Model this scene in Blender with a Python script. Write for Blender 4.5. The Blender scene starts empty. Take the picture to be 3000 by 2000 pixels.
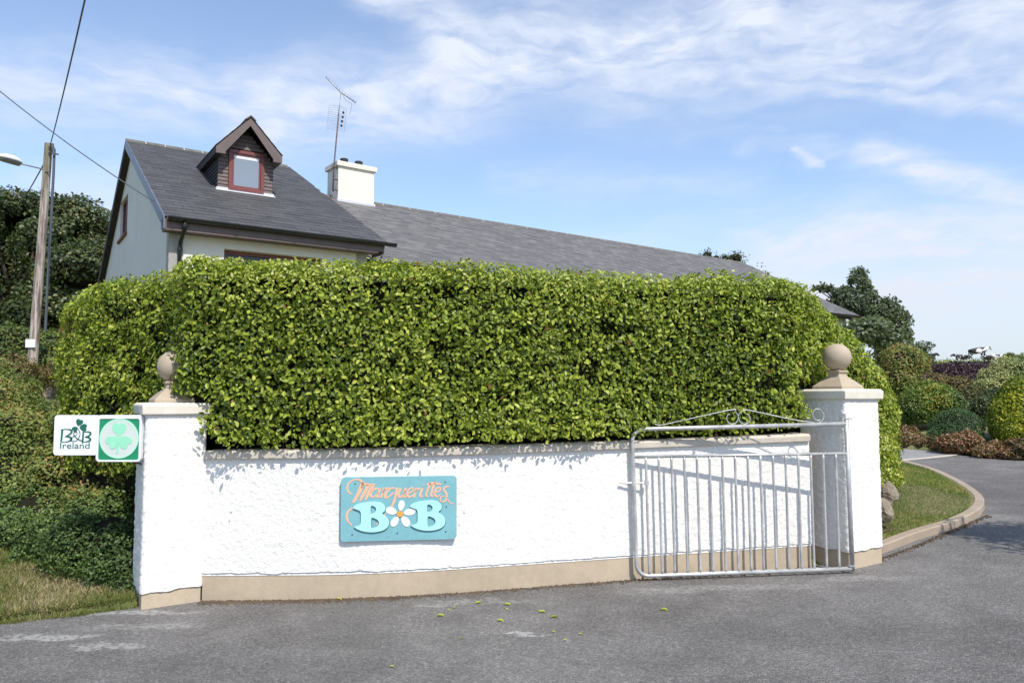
import bpy, bmesh, math, random
import numpy as np
from mathutils import Vector, Matrix
from math import radians as R, pi, sin, cos, tan, atan, sqrt

random.seed(7); RS = np.random.RandomState(11)
sc = bpy.context.scene
COL = sc.collection

# ------------------------------------------------------------------ camera
F = 1780.0; CX, CY, HOR, EYE = 1176.0, 784.0, 910.0, 1.6
TH = atan((HOR-CY)/F)
cam_d = bpy.data.cameras.new('camera'); cam = bpy.data.objects.new('camera', cam_d); COL.objects.link(cam)
cam_d.sensor_width = 36; cam_d.lens = 36*F/2352; cam_d.clip_start = .05; cam_d.clip_end = 3000
cam.location = (0, 0, EYE); cam.rotation_euler = (pi/2+TH, 0, 0)
sc.camera = cam

# ------------------------------------------------------------------ world / sun / exposure
SUN_AZ, SUN_EL = R(31), R(51)          # azimuth to the right of "behind the camera"
SD = Vector((sin(SUN_AZ)*cos(SUN_EL), -cos(SUN_AZ)*cos(SUN_EL), sin(SUN_EL)))   # towards the sun
sun_d = bpy.data.lights.new('sun', 'SUN'); sun = bpy.data.objects.new('sun', sun_d); COL.objects.link(sun)
sun_d.energy = 3.4; sun_d.angle = R(.53); sun_d.color = (1, .95, .86)
sun.rotation_euler = SD.to_track_quat('Z', 'Y').to_euler(); sun.location = (20, -30, 40)

sc.view_settings.view_transform = 'Standard'; sc.view_settings.look = 'None'
sc.view_settings.exposure = .48; sc.view_settings.gamma = 1; sc.view_settings.use_curve_mapping = False
SKY_STRENGTH = .15

w = bpy.data.worlds.new('World'); sc.world = w; w.use_nodes = True
wn = w.node_tree; wn.nodes.clear()

class NT:
    """small helper for writing node trees"""
    def __init__(s, nt): s.nt = nt
    def n(s, t, **kw):
        nd = s.nt.nodes.new(t)
        for k, v in kw.items(): setattr(nd, k, v)
        return nd
    def link(s, a, b): s.nt.links.new(a, b)
    def setin(s, sock, v):
        if hasattr(v, 'links') or isinstance(v, bpy.types.NodeSocket): s.link(v, sock)
        else: sock.default_value = v
    def math(s, op, a, b=None, c=None, clamp=False):
        m = s.n('ShaderNodeMath', operation=op); m.use_clamp = clamp
        for i, v in enumerate((a, b, c)):
            if v is not None: s.setin(m.inputs[i], v)
        return m.outputs[0]
    def vmath(s, op, a, b=None, out=0):
        m = s.n('ShaderNodeVectorMath', operation=op)
        s.setin(m.inputs[0], a)
        if b is not None:
            if op == 'SCALE': s.setin(m.inputs[3], b)
            else: s.setin(m.inputs[1], b)
        return m.outputs[out]
    def comb(s, x, y, z=0.0):
        c = s.n('ShaderNodeCombineXYZ')
        for i, v in enumerate((x, y, z)): s.setin(c.inputs[i], v)
        return c.outputs[0]
    def sep(s, v):
        c = s.n('ShaderNodeSeparateXYZ'); s.link(v, c.inputs[0]); return c.outputs
    def noise(s, v, scale, detail=4, rough=.55, out=0, dist=0):
        m = s.n('ShaderNodeTexNoise')
        if v is not None: s.link(v, m.inputs['Vector'])
        m.inputs['Scale'].default_value = scale; m.inputs['Detail'].default_value = detail
        m.inputs['Roughness'].default_value = rough; m.inputs['Distortion'].default_value = dist
        return m.outputs[out]
    def smooth(s, v, a, b, lo=0.0, hi=1.0):
        m = s.n('ShaderNodeMapRange', interpolation_type='SMOOTHSTEP')
        s.link(v, m.inputs[0]); m.inputs[1].default_value = a; m.inputs[2].default_value = b
        m.inputs[3].default_value = lo; m.inputs[4].default_value = hi
        return m.outputs[0]
    def mix(s, f, a, b, blend='MIX'):
        m = s.n('ShaderNodeMix', data_type='RGBA', blend_type=blend)
        s.setin(m.inputs[0], f); s.setin(m.inputs[6], a); s.setin(m.inputs[7], b)
        return m.outputs[2]
    def ramp(s, f, stops, interp='LINEAR'):
        m = s.n('ShaderNodeValToRGB'); s.link(f, m.inputs[0]); e = m.color_ramp.elements
        m.color_ramp.interpolation = interp
        while len(e) < len(stops): e.new(.5)
        for el, (p, c) in zip(e, stops): el.position = p; el.color = (*c, 1)
        return m.outputs[0]

W = NT(wn)
out = W.n('ShaderNodeOutputWorld'); bg = W.n('ShaderNodeBackground'); bg.inputs[1].default_value = SKY_STRENGTH
W.link(bg.outputs[0], out.inputs[0])
sky = W.n('ShaderNodeTexSky', sky_type='NISHITA'); sky.sun_disc = False
sky.sun_elevation = SUN_EL
sky.sun_rotation = pi - SUN_AZ            # rotation is clockwise from +Y
sky.air_density = 1.0; sky.dust_density = .7; sky.ozone_density = 1.6
tc = W.n('ShaderNodeTexCoord'); dr = tc.outputs['Generated']
dx, dy, dz = W.sep(dr)
# the cloud layer is a plane overhead: u = x/z', v = y/z'
az = W.math('MULTIPLY', W.math('ARCTAN2', dx, dy), 180/pi)      # degrees, 0 = straight ahead
el = W.math('MULTIPLY', W.math('ARCSINE', dz), 180/pi)
zz = W.math('ADD', W.math('MAXIMUM', dz, 0.0), .13)
u = W.math('DIVIDE', dx, zz); v = W.math('DIVIDE', dy, zz)
uv = W.comb(u, v)
ae = W.comb(az, el)
wob = W.noise(W.vmath('MULTIPLY', ae, (.05, .09, 0)), 1.0, 5, .6, out=1)
wob = W.vmath('MULTIPLY', W.vmath('SUBTRACT', wob, (.5, .5, .5)), (9, 7, 0))
wa = W.vmath('ADD', ae, wob)
ax, ay, _ = W.sep(wa)
def streak(a0, e0, a1, e1, width, soft=1.0):
    """soft band round the segment (az, el)-(az, el) of the cloud field"""
    vx, vy = a1-a0, e1-e0; L = sqrt(vx*vx+vy*vy); ux, uy = vx/L, vy/L
    px = W.math('SUBTRACT', ax, a0); py = W.math('SUBTRACT', ay, e0)
    t = W.math('ADD', W.math('MULTIPLY', px, ux), W.math('MULTIPLY', py, uy))
    tcl = W.math('MINIMUM', W.math('MAXIMUM', t, 0.0), L)
    qx = W.math('SUBTRACT', px, W.math('MULTIPLY', tcl, ux)); qy = W.math('SUBTRACT', py, W.math('MULTIPLY', tcl, uy))
    d2 = W.math('ADD', W.math('MULTIPLY', qx, qx), W.math('MULTIPLY', qy, qy))
    g = W.math('POWER', 2.718, W.math('MULTIPLY', d2, -1.0/(width*width)))
    return W.math('MULTIPLY', g, soft)
def AE(x, y):                       # picture px -> azimuth / elevation in degrees
    d = Vector(((x-CX)/F, 1, -(y-CY)/F)); c, s = cos(TH), sin(TH)
    d = Vector((d.x, c*d.y-s*d.z, s*d.y+c*d.z)).normalized()
    return math.degrees(math.atan2(d.x, d.y)), math.degrees(math.asin(d.z))
bands = [((-300, 190), (420, 215), 3.0, .75), ((420, 215), (1150, 205), 2.4, .9), ((560, 310), (1080, 225), 2.2, .8),
         ((850, 10), (1180, 110), 1.3, .8), ((1000, 150), (1750, 40), 3.3, 1.0), ((1400, 130), (2700, -120), 4.0, .85),
         ((1550, 165), (2500, 225), .9, .7), ((1900, 150), (2500, 120), 2.0, .75), ((1950, 370), (2500, 490), 1.1, .95),
         ((1790, 365), (1860, 384), .35, .8), ((1700, 330), (2000, 370), .8, .35), ((1150, 400), (1700, 420), 1.5, .28),
         ((1750, 590), (2600, 540), 2.4, .95), ((1850, 690), (2600, 650), 2.2, 1.0), ((100, 450), (420, 480), 1.6, .5),
         ((1300, 260), (1750, 300), .7, .25), ((-200, 520), (260, 470), 2.0, .5), ((1300, 600), (1800, 480), 1.2, .22)]
msum = None
for (p, q, wd, k) in bands:
    g = streak(*AE(*p), *AE(*q), wd, k)
    msum = g if msum is None else W.math('MAXIMUM', msum, g)
# wispy texture, combed along the wind
rot = W.n('ShaderNodeMapping'); rot.inputs['Rotation'].default_value = (0, 0, R(12)); rot.inputs['Scale'].default_value = (.16, .6, 1)
W.link(wa, rot.inputs[0])
wisp = W.noise(rot.outputs[0], 1.0, 6, .52)
rot2 = W.n('ShaderNodeMapping'); rot2.inputs['Rotation'].default_value = (0, 0, R(-18)); rot2.inputs['Scale'].default_value = (.5, 1.6, 1)
W.link(wa, rot2.inputs[0])
wisp2 = W.noise(rot2.outputs[0], .8, 6, .55)
gen = W.smooth(W.noise(uv, 1.1, 7, .6), .5, .85, 0, .35)        # thin veil everywhere else
tex = W.math('ADD', W.math('MULTIPLY', W.smooth(wisp, .25, .72), .65), W.math('ADD', W.math('MULTIPLY', W.smooth(wisp2, .25, .75), .45), .22))
mask = W.math('ADD', W.math('MULTIPLY', msum, tex), W.math('MULTIPLY', gen, tex))
mask = W.math('ADD', W.math('MULTIPLY', mask, .84), .10, clamp=True)      # a thin high veil over the whole sky
low = W.smooth(el, -1, 16, .86, 0.0)
skyc = W.mix(1.0, sky.outputs[0], (.95, 1.0, 1.06, 1), 'MULTIPLY')
cloudc = W.mix(W.smooth(el, 0, 20), (3.85, 4.0, 4.4, 1), (4.0, 4.3, 4.95, 1))
W.link(W.mix(mask, W.mix(low, skyc, (3.2, 3.5, 4.05, 1)), cloudc), bg.inputs[0])

# ------------------------------------------------------------------ helpers
c_, s_ = cos(TH), sin(TH)
def ray(x, y):
    a, b = (x-CX)/F, -(y-CY)/F
    return np.array([a, c_-s_*b, s_+c_*b])
CAM = np.array([0, 0, EYE])
def at(x, y, Y): r = ray(x, y); return CAM+r*(Y/r[1])
def onpl(x, y, p, n): r = ray(x, y); return CAM+r*(np.dot(np.array(p)-CAM, n)/np.dot(r, n))
def zb(x, y):                                   # the lie of the tarmac
    q = np.clip(np.asarray(x)+2.8, -8, 9); return .011*q+.0017*np.maximum(q, 0)**2+.035*np.clip(np.asarray(y)-7.5, 0, 12)
def sstep(t): t = np.clip(t, 0, 1); return t*t*(3-2*t)
def og(x, y, dz=0.0):
    r = ray(x, y)
    for Y in np.arange(1.5, 60, .02):
        p = CAM+r*Y/r[1]
        if p[2] < zb(p[0], p[1])+dz: return p
    return p

ORG = {}
def tag(o, label=None, cat=None, group=None, kind=None):
    if label: o['label'] = label
    if cat: o['category'] = cat
    if group: o['group'] = group
    if kind: o['kind'] = kind
    return o
def empty(name, loc, label, cat, group=None):
    o = bpy.data.objects.new(name, None); COL.objects.link(o); o.location = loc; o.empty_display_size = .2
    ORG[o.name] = Vector(loc); return tag(o, label, cat, group)
def wo(o): return ORG[o.name]
def mesh(name, verts, faces, mat, parent=None, smooth=False, rnd=None, origin=None, mats=None, fm=None):
    """one mesh object from world-space vertices"""
    V = np.asarray(verts, dtype=np.float64).reshape(-1, 3)
    org = wo(parent) if parent is not None else (Vector(origin) if origin is not None else Vector((float((V[:, 0].min()+V[:, 0].max())/2), float((V[:, 1].min()+V[:, 1].max())/2), float(V[:, 2].min()))))
    me = bpy.data.meshes.new(name)
    V = V-np.array(org)
    if isinstance(faces, np.ndarray):
        k = faces.shape[1]; me.vertices.add(len(V)); me.vertices.foreach_set('co', V.ravel())
        me.loops.add(faces.size); me.loops.foreach_set('vertex_index', faces.ravel().astype(np.int32))
        me.polygons.add(len(faces)); me.polygons.foreach_set('loop_start', np.arange(0, faces.size, k, dtype=np.int32))
        me.update(calc_edges=True)
    else:
        me.from_pydata([tuple(p) for p in V], [], faces); me.update()
    for m in (mats or [mat]): me.materials.append(m)
    if fm is not None: me.polygons.foreach_set('material_index', np.asarray(fm, dtype=np.int32))
    if smooth: me.polygons.foreach_set('use_smooth', np.ones(len(me.polygons), dtype=bool))
    if rnd is not None:
        a = me.attributes.new('rnd', 'FLOAT', 'POINT'); a.data.foreach_set('value', np.asarray(rnd, dtype=np.float32))
    o = bpy.data.objects.new(name, me); COL.objects.link(o); ORG[o.name] = org
    if parent is not None: o.parent = parent
    else: o.location = org
    return o
class MB:
    """collects simple solids in world space, then builds one mesh"""
    def __init__(s): s.v = []; s.f = []
    def add(s, vs, fs):
        b = len(s.v); s.v += [tuple(map(float, p)) for p in vs]; s.f += [[i+b for i in f] for f in fs]; return s
    def box(s, o, ex, ey, ez):                  # corner + three edge vectors
        o, ex, ey, ez = map(np.array, (o, ex, ey, ez))
        vs = [o, o+ex, o+ex+ey, o+ey, o+ez, o+ex+ez, o+ex+ey+ez, o+ey+ez]
        fs = [[0, 3, 2, 1], [4, 5, 6, 7], [0, 1, 5, 4], [1, 2, 6, 5], [2, 3, 7, 6], [3, 0, 4, 7]]
        if np.dot(np.cross(ex, ey), ez) < 0: fs = [f[::-1] for f in fs]
        return s.add(vs, fs)
    def tube(s, pts, r, n=8, cap=True):
        pts = [np.array(p, float) for p in pts]; rr = r if hasattr(r, '__len__') else [r]*len(pts)
        rings = []; up = None
        for i, p in enumerate(pts):
            t = pts[min(i+1, len(pts)-1)]-pts[max(i-1, 0)]; t /= (np.linalg.norm(t)+1e-12)
            if up is None: up = np.array([0, 0, 1.]) if abs(t[2]) < .9 else np.array([1., 0, 0])
            a = np.cross(t, up); a /= (np.linalg.norm(a)+1e-12); b = np.cross(t, a); up = -b if np.linalg.norm(b) else up
            rings.append([p+rr[i]*(cos(2*pi*k/n)*a+sin(2*pi*k/n)*b) for k in range(n)])
        vs = [q for g in rings for q in g]; fs = []
        for i in range(len(pts)-1):
            for k in range(n): fs.append([i*n+k, i*n+(k+1) % n, (i+1)*n+(k+1) % n, (i+1)*n+k])
        if cap: fs.append(list(range(n))[::-1]); fs.append([(len(pts)-1)*n+k for k in range(n)])
        return s.add(vs, fs)
    def rings(s, rings, cap=True):              # loft closed rings
        n = len(rings[0]); vs = [q for g in rings for q in g]; fs = []
        for i in range(len(rings)-1):
            for k in range(n): fs.append([i*n+k, i*n+(k+1) % n, (i+1)*n+(k+1) % n, (i+1)*n+k])
        if cap: fs.append(list(range(n))[::-1]); fs.append([(len(rings)-1)*n+k for k in range(n)])
        return s.add(vs, fs)
    def build(s, name, mat, parent=None, smooth=False, bevel=0, **kw):
        o = mesh(name, s.v, s.f, mat, parent, smooth, **kw)
        if bevel:
            m = o.modifiers.new('bevel', 'BEVEL'); m.width = bevel; m.segments = 2; m.limit_method = 'ANGLE'; m.angle_limit = R(35)
        return o
def ball(c, r, nu=24, nv=14, sq=(1, 1, 1)):
    vs = []; fs = []
    for i in range(nv+1):
        t = pi*i/nv
        for k in range(nu):
            p = 2*pi*k/nu; vs.append((c[0]+r*sq[0]*sin(t)*cos(p), c[1]+r*sq[1]*sin(t)*sin(p), c[2]+r*sq[2]*cos(t)))
    for i in range(nv):
        for k in range(nu): fs.append([i*nu+k, (i+1)*nu+k, (i+1)*nu+(k+1) % nu, i*nu+(k+1) % nu])
    return vs, fs

# numpy value noise
_tab = np.random.RandomState(3).rand(64, 64, 64)
def vnoise(P, sc_=1.0):
    P = np.asarray(P)*sc_; i = np.floor(P).astype(int); f = P-i; f = f*f*(3-2*f); i %= 64; j = (i+1) % 64
    def g(a, b, c): return _tab[a, b, c]
    x0, y0, z0 = i.T; x1, y1, z1 = j.T; fx, fy, fz = f.T
    return ((g(x0, y0, z0)*(1-fx)+g(x1, y0, z0)*fx)*(1-fy)+(g(x0, y1, z0)*(1-fx)+g(x1, y1, z0)*fx)*fy)*(1-fz) + \
           ((g(x0, y0, z1)*(1-fx)+g(x1, y0, z1)*fx)*(1-fy)+(g(x0, y1, z1)*(1-fx)+g(x1, y1, z1)*fx)*fy)*fz

# ------------------------------------------------------------------ materials
def newmat(name):
    m = bpy.data.materials.new(name); m.use_nodes = True; nt = m.node_tree; nt.nodes.clear(); N = NT(nt)
    o = N.n('ShaderNodeOutputMaterial'); b = N.n('ShaderNodeBsdfPrincipled'); N.link(b.outputs[0], o.inputs[0])
    return m, N, b, o
def objc(N): return N.n('ShaderNodeTexCoord').outputs['Object']
def bump(N, b, h, strength=.5, dist=.01):
    m = N.n('ShaderNodeBump'); N.link(h, m.inputs['Height']); m.inputs['Strength'].default_value = strength; m.inputs['Distance'].default_value = dist
    N.link(m.outputs[0], b.inputs['Normal'])
def simple(name, col, rough=.6, metal=0, var=.12, vscale=6, bs=0, bscale=60, bdist=.003, spec=.5):
    m, N, b, _ = newmat(name); P = objc(N)
    n1 = N.noise(P, vscale, 5, .6); n2 = N.noise(P, vscale*9, 3, .6)
    f = N.math('ADD', N.math('MULTIPLY', n1, .65), N.math('MULTIPLY', n2, .35))
    c = N.mix(N.smooth(f, .3, .7), tuple(x*(1-var) for x in col)+(1,), tuple(min(1, x*(1+var)) for x in col)+(1,))
    N.link(c, b.inputs['Base Color']); b.inputs['Roughness'].default_value = rough; b.inputs['Metallic'].default_value = metal
    b.inputs['Specular IOR Level'].default_value = spec
    if bs: bump(N, b, N.noise(P, bscale, 4, .6), bs, bdist)
    return m
def rndval(N):
    a = N.n('ShaderNodeAttribute'); a.attribute_name = 'rnd'; oi = N.n('ShaderNodeObjectInfo')
    return N.math('FRACT', N.math('ADD', a.outputs['Fac'], oi.outputs['Random']))
def leafmat(name, stops, rough=.42, trans=.28, spec=.45):
    m, N, b, o = newmat(name)
    a = N.n('ShaderNodeAttribute'); a.attribute_name = 'rnd'
    c = N.ramp(a.outputs['Fac'], stops)
    N.link(c, b.inputs['Base Color']); b.inputs['Roughness'].default_value = rough; b.inputs['Specular IOR Level'].default_value = spec
    t = N.n('ShaderNodeBsdfTranslucent'); N.link(N.mix(1.0, c, (1.0, 1.15, .45, 1), 'MULTIPLY'), t.inputs[0])
    mx = N.n('ShaderNodeMixShader'); mx.inputs[0].default_value = trans
    N.link(b.outputs[0], mx.inputs[1]); N.link(t.outputs[0], mx.inputs[2]); N.link(mx.outputs[0], o.inputs[0])
    return m

M = {}
# white roughcast
m, N, b, _ = newmat('white_roughcast'); P = objc(N)
vor = N.n('ShaderNodeTexVoronoi'); N.link(P, vor.inputs['Vector']); vor.inputs['Scale'].default_value = 75
h = N.math('ADD', N.math('MULTIPLY', vor.outputs['Distance'], -.8), N.noise(P, 45, 5, .6))
bump(N, b, h, .6, .005)
big = N.noise(P, 1.6, 6, .6); st = N.noise(W_ := N.vmath('MULTIPLY', P, (9, 9, .8)), 1.0, 5, .6)
c = N.mix(N.smooth(big, .45, .8, 0, .5), (.79, .765, .72, 1), (.69, .67, .635, 1))
c = N.mix(N.smooth(st, .62, .85, 0, .35), c, (.55, .54, .50, 1))
N.link(c, b.inputs['Base Color']); b.inputs['Roughness'].default_value = .75; M['roughcast'] = m
M['plinth'] = simple('beige_masonry_paint', (.46, .37, .265), .8, var=.12, vscale=2.2, bs=.5, bscale=90)
M['cap'] = simple('cream_cap_paint', (.72, .66, .56), .75, var=.08, vscale=7, bs=.3, bscale=70)
M['coping'] = simple('beige_coping_paint', (.56, .50, .42), .8, var=.14, vscale=9, bs=.4, bscale=60)
M['finial'] = simple('tan_finial_paint', (.41, .335, .245), .7, var=.08, vscale=9, bs=.2, bscale=60)
M['soil'] = simple('dry_brown_soil', (.12, .085, .055), .95, var=.4, vscale=9, bs=1, bscale=40, bdist=.02)
M['stone'] = simple('grey_brown_rock', (.26, .215, .16), .9, var=.35, vscale=7, bs=1, bscale=22, bdist=.02)
M['pinkstone'] = simple('pinkish_cut_stone', (.40, .30, .25), .9, var=.3, vscale=6, bs=.8, bscale=30, bdist=.02)
M['dark'] = simple('inner_foliage_shade', (.018, .017, .010), 1, var=.3, vscale=12, spec=.1)  # near-black fill that stands for the shade deep inside foliage
M['twig'] = simple('brown_twig_bark', (.06, .04, .025), .9, var=.3, vscale=20, bs=.5, bscale=60)
M['bark'] = simple('grey_bark', (.10, .08, .06), .95, var=.35, vscale=10, bs=1, bscale=30, bdist=.02)
# galvanised steel
m, N, b, _ = newmat('galvanised_steel'); P = objc(N)
c = N.mix(N.smooth(N.noise(P, 9, 6, .65), .35, .7), (.40, .40, .395, 1), (.62, .62, .61, 1))
c = N.mix(N.smooth(N.noise(P, 40, 4, .6), .62, .8, 0, .6), c, (.30, .25, .20, 1))
N.link(c, b.inputs['Base Color']); b.inputs['Metallic'].default_value = .35; b.inputs['Roughness'].default_value = .42
bump(N, b, N.noise(P, 60, 3), .15, .002); M['galv'] = m
# tarmac
m, N, b, _ = newmat('worn_tarmac'); P = objc(N)
L = N.noise(P, .35, 6, .6); L2 = N.noise(P, 2.3, 5, .6)
f = N.math('ADD', N.math('MULTIPLY', L, .65), N.math('MULTIPLY', L2, .35))
base = N.mix(N.smooth(f, .36, .68), (.128, .120, .113, 1), (.225, .213, .202, 1))
sp = N.n('ShaderNodeTexVoronoi'); N.link(P, sp.inputs['Vector']); sp.inputs['Scale'].default_value = 95
base = N.mix(1.0, base, N.ramp(N.sep(sp.outputs['Color'])[0], [(0, (.66, .66, .67)), (.45, (.9, .9, .91)), (.8, (1.16, 1.15, 1.13)), (1, (1.6, 1.57, 1.53))]), 'MULTIPLY')
fine = N.noise(P, 260, 2, .6); base = N.mix(1.0, base, N.ramp(fine, [(.3, (.7, .7, .7)), (.7, (1.3, 1.3, 1.3))]), 'MULTIPLY')
# pale scuffed patches and the dusty strip near the wall
wp = N.vmath('ADD', P, N.vmath('MULTIPLY', N.vmath('SUBTRACT', N.noise(P, 3.5, 6, .7, out=1), (.5, .5, .5)), (.5, .5, 0)))
wx, wy, _z = N.sep(wp)
patches = [((110, 1465), .34, .09, .75), ((250, 1482), .3, .05, .6), ((265, 1408), .5, .10, .7), ((385, 1408), .3, .06, .5), ((1030, 1388), .28, .06, .5),
           ((1200, 1456), .2, .035, .95), ((1120, 1380), .5, .05, .3), ((330, 1440), .5, .06, .35), ((1650, 1352), .9, .12, .35), ((2250, 1190), .5, .2, .3), ((1980, 1330), .5, .1, .3)]
pm = None
for (px_, py_), rx_, ry_, k_ in patches:
    q_ = og(px_, py_); a_ = N.math('DIVIDE', N.math('SUBTRACT', wx, float(q_[0])), rx_); b_ = N.math('DIVIDE', N.math('SUBTRACT', wy, float(q_[1])), ry_)
    d_ = N.math('ADD', N.math('MULTIPLY', a_, a_), N.math('MULTIPLY', b_, b_))
    g_ = N.smooth(d_, .25, 1.3, k_, 0)
    pm = g_ if pm is None else N.math('MAXIMUM', pm, g_)
pm = N.math('MULTIPLY', pm, N.smooth(N.noise(P, 22, 5, .7), .38, .55))
base = N.mix(pm, base, (.42, .41, .39, 1))
N.link(base, b.inputs['Base Color']); b.inputs['Roughness'].default_value = .85; b.inputs['Specular IOR Level'].default_value = .3
bump(N, b, N.math('ADD', N.noise(P, 120, 3, .6), N.math('MULTIPLY', sp.outputs['Distance'], -1.2)), .9, .006); M['tarmac'] = m
M['gravel'] = simple('pale_grey_chippings', (.27, .265, .255), .95, var=.2, vscale=14, bs=1, bscale=120, bdist=.01)
M['kerb'] = simple('buff_concrete_kerb', (.34, .27, .20), .9, var=.15, vscale=4, bs=.6, bscale=60)
# grass ground
m, N, b, _ = newmat('rough_grass_ground'); P = objc(N)
f = N.math('ADD', N.math('MULTIPLY', N.noise(P, 1.3, 5, .6), .6), N.math('MULTIPLY', N.noise(P, 14, 4, .6), .4))
c = N.ramp(f, [(.30, (.09, .12, .028)), (.46, (.15, .17, .045)), (.56, (.24, .21, .09)), (.7, (.32, .25, .14))])
N.link(c, b.inputs['Base Color']); b.inputs['Roughness'].default_value = .95; bump(N, b, N.noise(P, 50, 4, .7), 1, .03); M['ground'] = m
# slates
def slatemat(name, stops, lich):
    m, N, b, _ = newmat(name); r = rndval(N); g = N.n('ShaderNodeNewGeometry').outputs['Position']
    c = N.ramp(r, stops)
    ln = N.smooth(N.noise(g, 1.1, 7, .7), .52, .75, 0, lich)
    c = N.mix(ln, c, (.17, .16, .13, 1))
    c = N.mix(N.smooth(N.noise(g, 7, 6, .7), .63, .75, 0, lich), c, (.22, .17, .10, 1))
    N.link(c, b.inputs['Base Color']); b.inputs['Roughness'].default_value = .62; b.inputs['Specular IOR Level'].default_value = .35
    bump(N, b, N.noise(g, 30, 5, .6), .3, .005); return m
M['slate'] = slatemat('dark_grey_slate', [(0, (.060, .059, .062)), (.5, (.072, .070, .072)), (1, (.086, .082, .083))], .25)
M['slate_old'] = slatemat('weathered_brown_grey_slate', [(0, (.120, .114, .112)), (.4, (.140, .132, .129)), (.8, (.160, .150, .146)), (1, (.185, .172, .165))], .6)
M['ridge'] = simple('grey_ridge_tile', (.12, .115, .10), .9, var=.3, vscale=8, bs=.5)
M['mortar'] = simple('pale_mortar', (.45, .43, .40), .9)
M['render_cream'] = simple('cream_render', (.72, .68, .59), .85, var=.04, vscale=3, bs=.3, bscale=60)
M['render_grey'] = simple('smooth_gable_render', (.62, .62, .60), .85, var=.05, vscale=1.5, bs=.2, bscale=50)
M['fascia'] = simple('mauve_brown_boarding', (.128, .094, .086), .6, var=.12, vscale=5, bs=.1)
M['board'] = simple('weathered_brown_cladding', (.135, .100, .092), .7, var=.2, vscale=14, bs=.3, bscale=40)
M['mahogany'] = simple('mahogany_window_frame', (.17, .045, .038), .42, var=.12, vscale=8)
M['gutter'] = simple('black_plastic_gutter', (.012, .014, .015), .35, var=.2)
M['verge'] = simple('sky_sheen_verge_board', (.13, .145, .185), .4, var=.15, vscale=5)  # blue-grey is the sky's reflection put into a dark glossy board's colour
M['darkboard'] = simple('dark_stained_soffit', (.028, .022, .022), .7, var=.2)
M['lead'] = simple('pale_lead_flashing', (.55, .56, .58), .5, var=.1, vscale=12)
M['terracotta'] = simple('dark_fired_clay', (.16, .07, .04), .8, var=.3, vscale=12)
M['sootpot'] = simple('black_chimney_cowl', (.02, .02, .02), .8)
M['blind'] = simple('white_roller_blind', (.75, .76, .78), .7)
m, N, b, _ = newmat('window_glass'); b.inputs['Base Color'].default_value = (.20, .22, .25, 1); b.inputs['Roughness'].default_value = .06; b.inputs['Specular IOR Level'].default_value = 1.0
b.inputs['Coat Weight'].default_value = 1; M['glass'] = m
m, N, b, _ = newmat('dark_window_glass'); b.inputs['Base Color'].default_value = (.012, .014, .016, 1); b.inputs['Roughness'].default_value = .05; M['glass_dark'] = m
M['alu'] = simple('dull_aluminium', (.33, .33, .34), .45, metal=.6)
M['rust'] = simple('rusty_mast_steel', (.11, .08, .08), .7, var=.3, vscale=10)
M['cable'] = simple('black_cable', (.07, .08, .10), .6)
m, N, b, _ = newmat('weathered_pole_timber'); P = objc(N)
s1 = N.noise(N.vmath('MULTIPLY', P, (16, 16, 1.1)), 1.0, 7, .7)
c = N.ramp(s1, [(.34, (.06, .04, .032)), (.46, (.22, .175, .15)), (.56, (.46, .40, .36)), (.8, (.56, .50, .46))])
zz_ = N.sep(P)[2]; c = N.mix(N.smooth(zz_, 4.6, 6.6, 0, .6), c, (.14, .15, .07, 1))
N.link(c, b.inputs['Base Color']); b.inputs['Roughness'].default_value = .9; bump(N, b, s1, .8, .02); M['pole'] = m
M['lampwhite'] = simple('white_lamp_shell', (.72, .70, .66), .45)
M['lampgrey'] = simple('grey_lamp_glass', (.22, .22, .22), .3)
M['signwhite'] = simple('white_sign_plastic', (.78, .79, .81), .35, var=.03)
M['whitepaint'] = simple('white_petal_paint', (.80, .80, .78), .6, var=.03, vscale=20)
M['green'] = simple('emerald_sign_green', (.012, .25, .115), .4, var=.12, vscale=10)
M['greendark'] = simple('deep_green_lettering', (.012, .13, .085), .4, var=.05)
M['mint'] = simple('mint_shamrock', (.30, .70, .48), .45, var=.06, vscale=12)
M['mintpale'] = simple('pale_mint_ring', (.46, .78, .60), .45, var=.05)
M['disc'] = simple('pale_grey_disc', (.60, .64, .60), .45, var=.04)
M['teal'] = simple('faded_teal_board', (.19, .42, .46), .65, var=.10, vscale=5, bs=.15, bscale=30)
M['aqua'] = simple('bright_aqua_letter', (.40, .80, .77), .6, var=.02)
M['tealdark'] = simple('dark_teal_edge_shadow', (.02, .09, .10), .7)  # dark letter sides together with their painted shadow
M['peach'] = simple('peach_script_paint', (.80, .44, .28), .65, var=.10, vscale=25)
M['orange'] = simple('orange_flower_centre', (.72, .36, .07), .65)
M['screw'] = simple('dark_screw', (.09, .11, .11), .5, metal=.4)
m, N, b, _ = newmat('black_and_white_hide'); P = objc(N)
c = N.mix(N.smooth(N.noise(P, 1.3, 2, .5), .43, .45), (.72, .69, .66, 1), (.02, .018, .02, 1)); N.link(c, b.inputs['Base Color']); M['hide_mostly_white'] = m
m, N, b, _ = newmat('dark_and_white_hide'); P = objc(N)
c = N.mix(N.smooth(N.noise(P, 1.3, 2, .5), .37, .39), (.72, .69, .66, 1), (.02, .018, .02, 1)); N.link(c, b.inputs['Base Color']); M['hide_mostly_black'] = m
M['hide_black'] = simple('black_hide', (.02, .018, .02), .7)

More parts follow.
